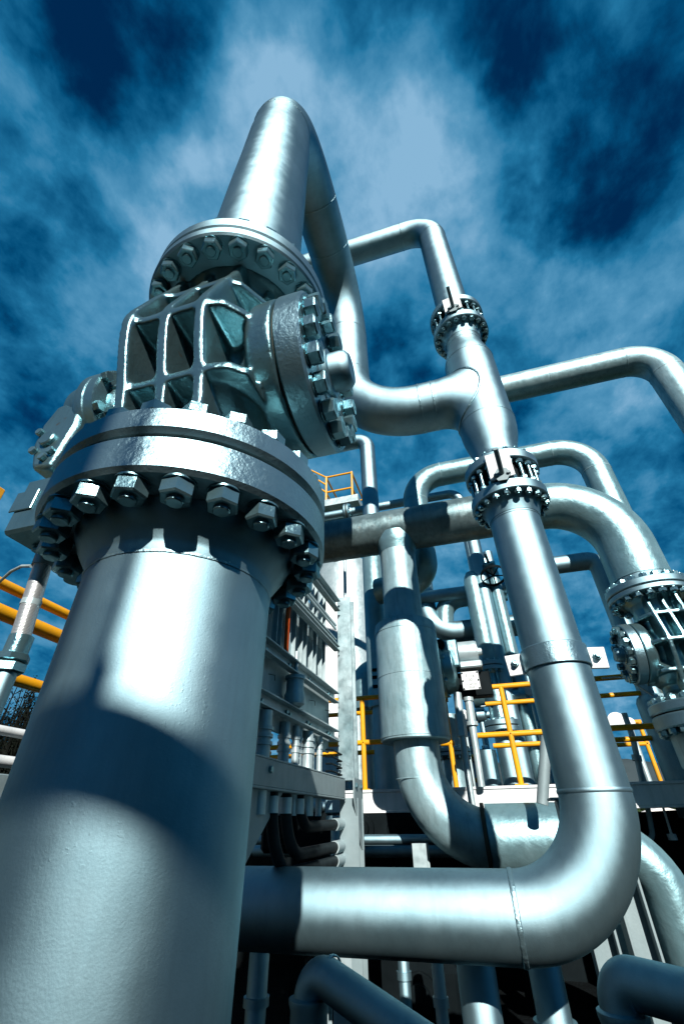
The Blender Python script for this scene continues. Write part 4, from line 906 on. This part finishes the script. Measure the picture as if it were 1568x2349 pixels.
t = thing('shade_bars', (.4,y0,zc-1.9), 'unseen row of bars added behind the camera to half-shade the riser foot', 'guard panel')  # added bars, fine enough to blur into half shade on the riser foot
b = MB()
for k in range(86): b.b2((.3+.018*k,y0+.02,zc-1.8), (.3+.018*k+.0045,y0+.03,zc-.1))
b.build('bars', M_dgrey, t); b = MB(); b.b2((.25,y0+.031,zc-.13), (1.9,y0+.06,zc-.1)); b.b2((.25,y0+.031,zc-1.83), (1.9,y0+.06,zc-1.8)); build_split(b, 'frame', M_dgrey, t)

# ================================================================== SKY, SUN
w = bpy.data.worlds.new("World"); S.world = w; w.use_nodes = True
nt = w.node_tree; L = nt.links.new
for n in list(nt.nodes): nt.nodes.remove(n)
out = N(nt, 'ShaderNodeOutputWorld'); bg = N(nt, 'ShaderNodeBackground'); bg.inputs['Strength'].default_value = .10; L(bg.outputs[0], out.inputs[0])
sky = N(nt, 'ShaderNodeTexSky'); sky.sky_type = 'NISHITA'; sky.sun_disc = False; sky.sun_elevation = SUN_EL; sky.sun_rotation = SUN_AZ
sky.air_density = 1.0; sky.dust_density = .4; sky.ozone_density = 2.0
def math_(op, a, b=None, clamp=False):
    m = N(nt, 'ShaderNodeMath', operation=op); m.use_clamp = clamp
    for i, q in enumerate((a, b)):
        if q is None: continue
        if isinstance(q, (int, float)): m.inputs[i].default_value = q
        else: L(q, m.inputs[i])
    return m.outputs[0]
tc = N(nt, 'ShaderNodeTexCoord').outputs['Generated']
nrm = N(nt, 'ShaderNodeVectorMath', operation='NORMALIZE'); L(tc, nrm.inputs[0]); D_ = nrm.outputs[0]
sep = N(nt, 'ShaderNodeSeparateXYZ'); L(D_, sep.inputs[0])
den = math_('ADD', math_('MAXIMUM', sep.outputs[2], 0.0), .35)
cmb = N(nt, 'ShaderNodeCombineXYZ'); L(math_('DIVIDE', sep.outputs[0], den), cmb.inputs[0]); L(math_('DIVIDE', sep.outputs[1], den), cmb.inputs[1])
mp = N(nt, 'ShaderNodeMapping'); mp.inputs['Scale'].default_value = (2.3, 2.0, 1); mp.inputs['Rotation'].default_value = (0,0,RAD(12)); mp.inputs['Location'].default_value = (3.1, 1.7, 0); L(cmb.outputs[0], mp.inputs[0])
nz = N(nt, 'ShaderNodeTexNoise', Scale=1.6, Detail=9, Roughness=.58, Distortion=.15); L(mp.outputs[0], nz.inputs['Vector'])
mp2 = N(nt, 'ShaderNodeMapping'); mp2.inputs['Scale'].default_value = (4.9, 3.9, 1); mp2.inputs['Rotation'].default_value = (0,0,RAD(16)); L(cmb.outputs[0], mp2.inputs[0])
nz2 = N(nt, 'ShaderNodeTexNoise', Scale=2.0, Detail=9, Roughness=.6, Distortion=.15); L(mp2.outputs[0], nz2.inputs['Vector'])
# where this day's cloud bank is thick (+) and torn open (-): directions in the sky with an angular size
CL = [(270,60,190,-.5),(400,150,120,-.25),(330,270,90,-.22),(700,0,150,-.35),(950,70,140,-.4),(1230,50,170,-.45),(1200,165,80,-.25),(205,500,95,-.5),(50,650,130,-.35),(40,380,110,-.3),(1340,440,155,-.42),(1280,545,90,-.35),(1530,330,110,-.2),(900,740,150,-.42),(880,860,110,-.35),(1240,985,130,-.4),(100,20,160,-.25),(500,20,130,-.25),(1480,60,140,-.3),(1500,1030,100,-.25),(60,1000,120,-.3),(1400,1210,120,-.35),(1360,1420,100,-.4),(150,200,80,-.2),
      (480,250,190,.36),(660,210,170,.24),(380,400,210,.40),(300,640,200,.36),(850,330,230,.5),(1060,270,180,.54),(1150,210,80,.28),(930,480,210,.42),(560,420,200,.3),(1080,520,140,.25),(1110,630,130,.22),(1250,670,130,.22),(150,760,140,.3),(1310,170,70,.25),(30,130,90,.15),(1400,880,130,.16),(560,420,120,.2),(1060,1330,120,.3),(1330,1560,120,.25),(200,950,100,.2)]
wn = N(nt, 'ShaderNodeTexNoise', Scale=3.2, Detail=5, Roughness=.6); L(D_, wn.inputs['Vector'])
wv = N(nt, 'ShaderNodeVectorMath', operation='SUBTRACT'); L(wn.outputs['Color'], wv.inputs[0]); wv.inputs[1].default_value = (.5,.5,.5)
ws = N(nt, 'ShaderNodeVectorMath', operation='SCALE'); L(wv.outputs[0], ws.inputs[0]); ws.inputs['Scale'].default_value = .30
wa = N(nt, 'ShaderNodeVectorMath', operation='ADD'); L(D_, wa.inputs[0]); L(ws.outputs[0], wa.inputs[1])
wm = N(nt, 'ShaderNodeVectorMath', operation='NORMALIZE'); L(wa.outputs[0], wm.inputs[0]); DW = wm.outputs[0]
tot = None
for u, v, rad, amp in CL:
    d = ray(u, v); dr = ray(u+rad*.7, v+rad*.7); ang = d.angle(dr)
    dt = N(nt, 'ShaderNodeVectorMath', operation='DOT_PRODUCT'); L(DW, dt.inputs[0]); dt.inputs[1].default_value = d
    mr = N(nt, 'ShaderNodeMapRange'); mr.interpolation_type = 'SMOOTHSTEP'; mr.inputs[1].default_value = cos(ang*1.35); mr.inputs[2].default_value = 1.0; mr.inputs[3].default_value = 0; mr.inputs[4].default_value = amp
    L(dt.outputs['Value'], mr.inputs[0]); tot = mr.outputs[0] if tot is None else math_('ADD', tot, mr.outputs[0])
n_ = math_('MULTIPLY', math_('SUBTRACT', nz.outputs['Fac'], .5), 1.9); n2_ = math_('MULTIPLY', math_('SUBTRACT', nz2.outputs['Fac'], .5), 1.1)
cov = math_('ADD', math_('ADD', math_('ADD', n_, n2_), math_('MULTIPLY', tot, .50)), math_('ADD', math_('MULTIPLY', sep.outputs[1], .22), .36))
cov = math_('ADD', math_('MULTIPLY', cov, .90), .10)
def cramp(stops):
    cr = N(nt, 'ShaderNodeValToRGB'); e = cr.color_ramp.elements
    e[0].position, e[0].color = stops[0][0], (*stops[0][1], 1); e[1].position, e[1].color = stops[-1][0], (*stops[-1][1], 1)
    for p, c_ in stops[1:-1]: q = e.new(p); q.color = (*c_, 1)
    L(cov, cr.inputs[0]); return cr.outputs[0]
fac = cramp([(.02,(.15,.15,.15)), (.26,(.7,.7,.7)), (.5,(.97,.97,.97))])
hue = cramp([(0,(.0006,.030,.095)), (.24,(.0012,.088,.215)), (.48,(.015,.165,.33)), (.74,(.080,.275,.46)), (1.0,(.225,.43,.62))])
br = N(nt, 'ShaderNodeVectorMath', operation='SCALE'); L(hue, br.inputs[0]); br.inputs['Scale'].default_value = 4.9
tint = N(nt, 'ShaderNodeMix', data_type='RGBA', blend_type='MULTIPLY'); tint.inputs[0].default_value = 1; L(sky.outputs[0], tint.inputs[6]); tint.inputs[7].default_value = (.0008,.075,.16,1)
mx = N(nt, 'ShaderNodeMix', data_type='RGBA'); L(fac, mx.inputs[0]); L(tint.outputs[2], mx.inputs[6]); L(br.outputs[0], mx.inputs[7])
L(mx.outputs[2], bg.inputs[0])
sd = bpy.data.lights.new('sun', 'SUN'); sd.energy = 5.0; sd.angle = RAD(.6); sd.color = (1,.94,.865)
so = bpy.data.objects.new('sun', sd); COL.objects.link(so); so.rotation_mode = 'QUATERNION'; so.rotation_quaternion = SD.to_track_quat('Z', 'Y')
S.view_settings.view_transform = 'Standard'; S.view_settings.look = 'None'; S.view_settings.gamma = 1; S.view_settings.exposure = 1.2
S.view_settings.use_curve_mapping = False
S.cycles.max_bounces = 6; S.cycles.diffuse_bounces = 3; S.cycles.glossy_bounces = 2
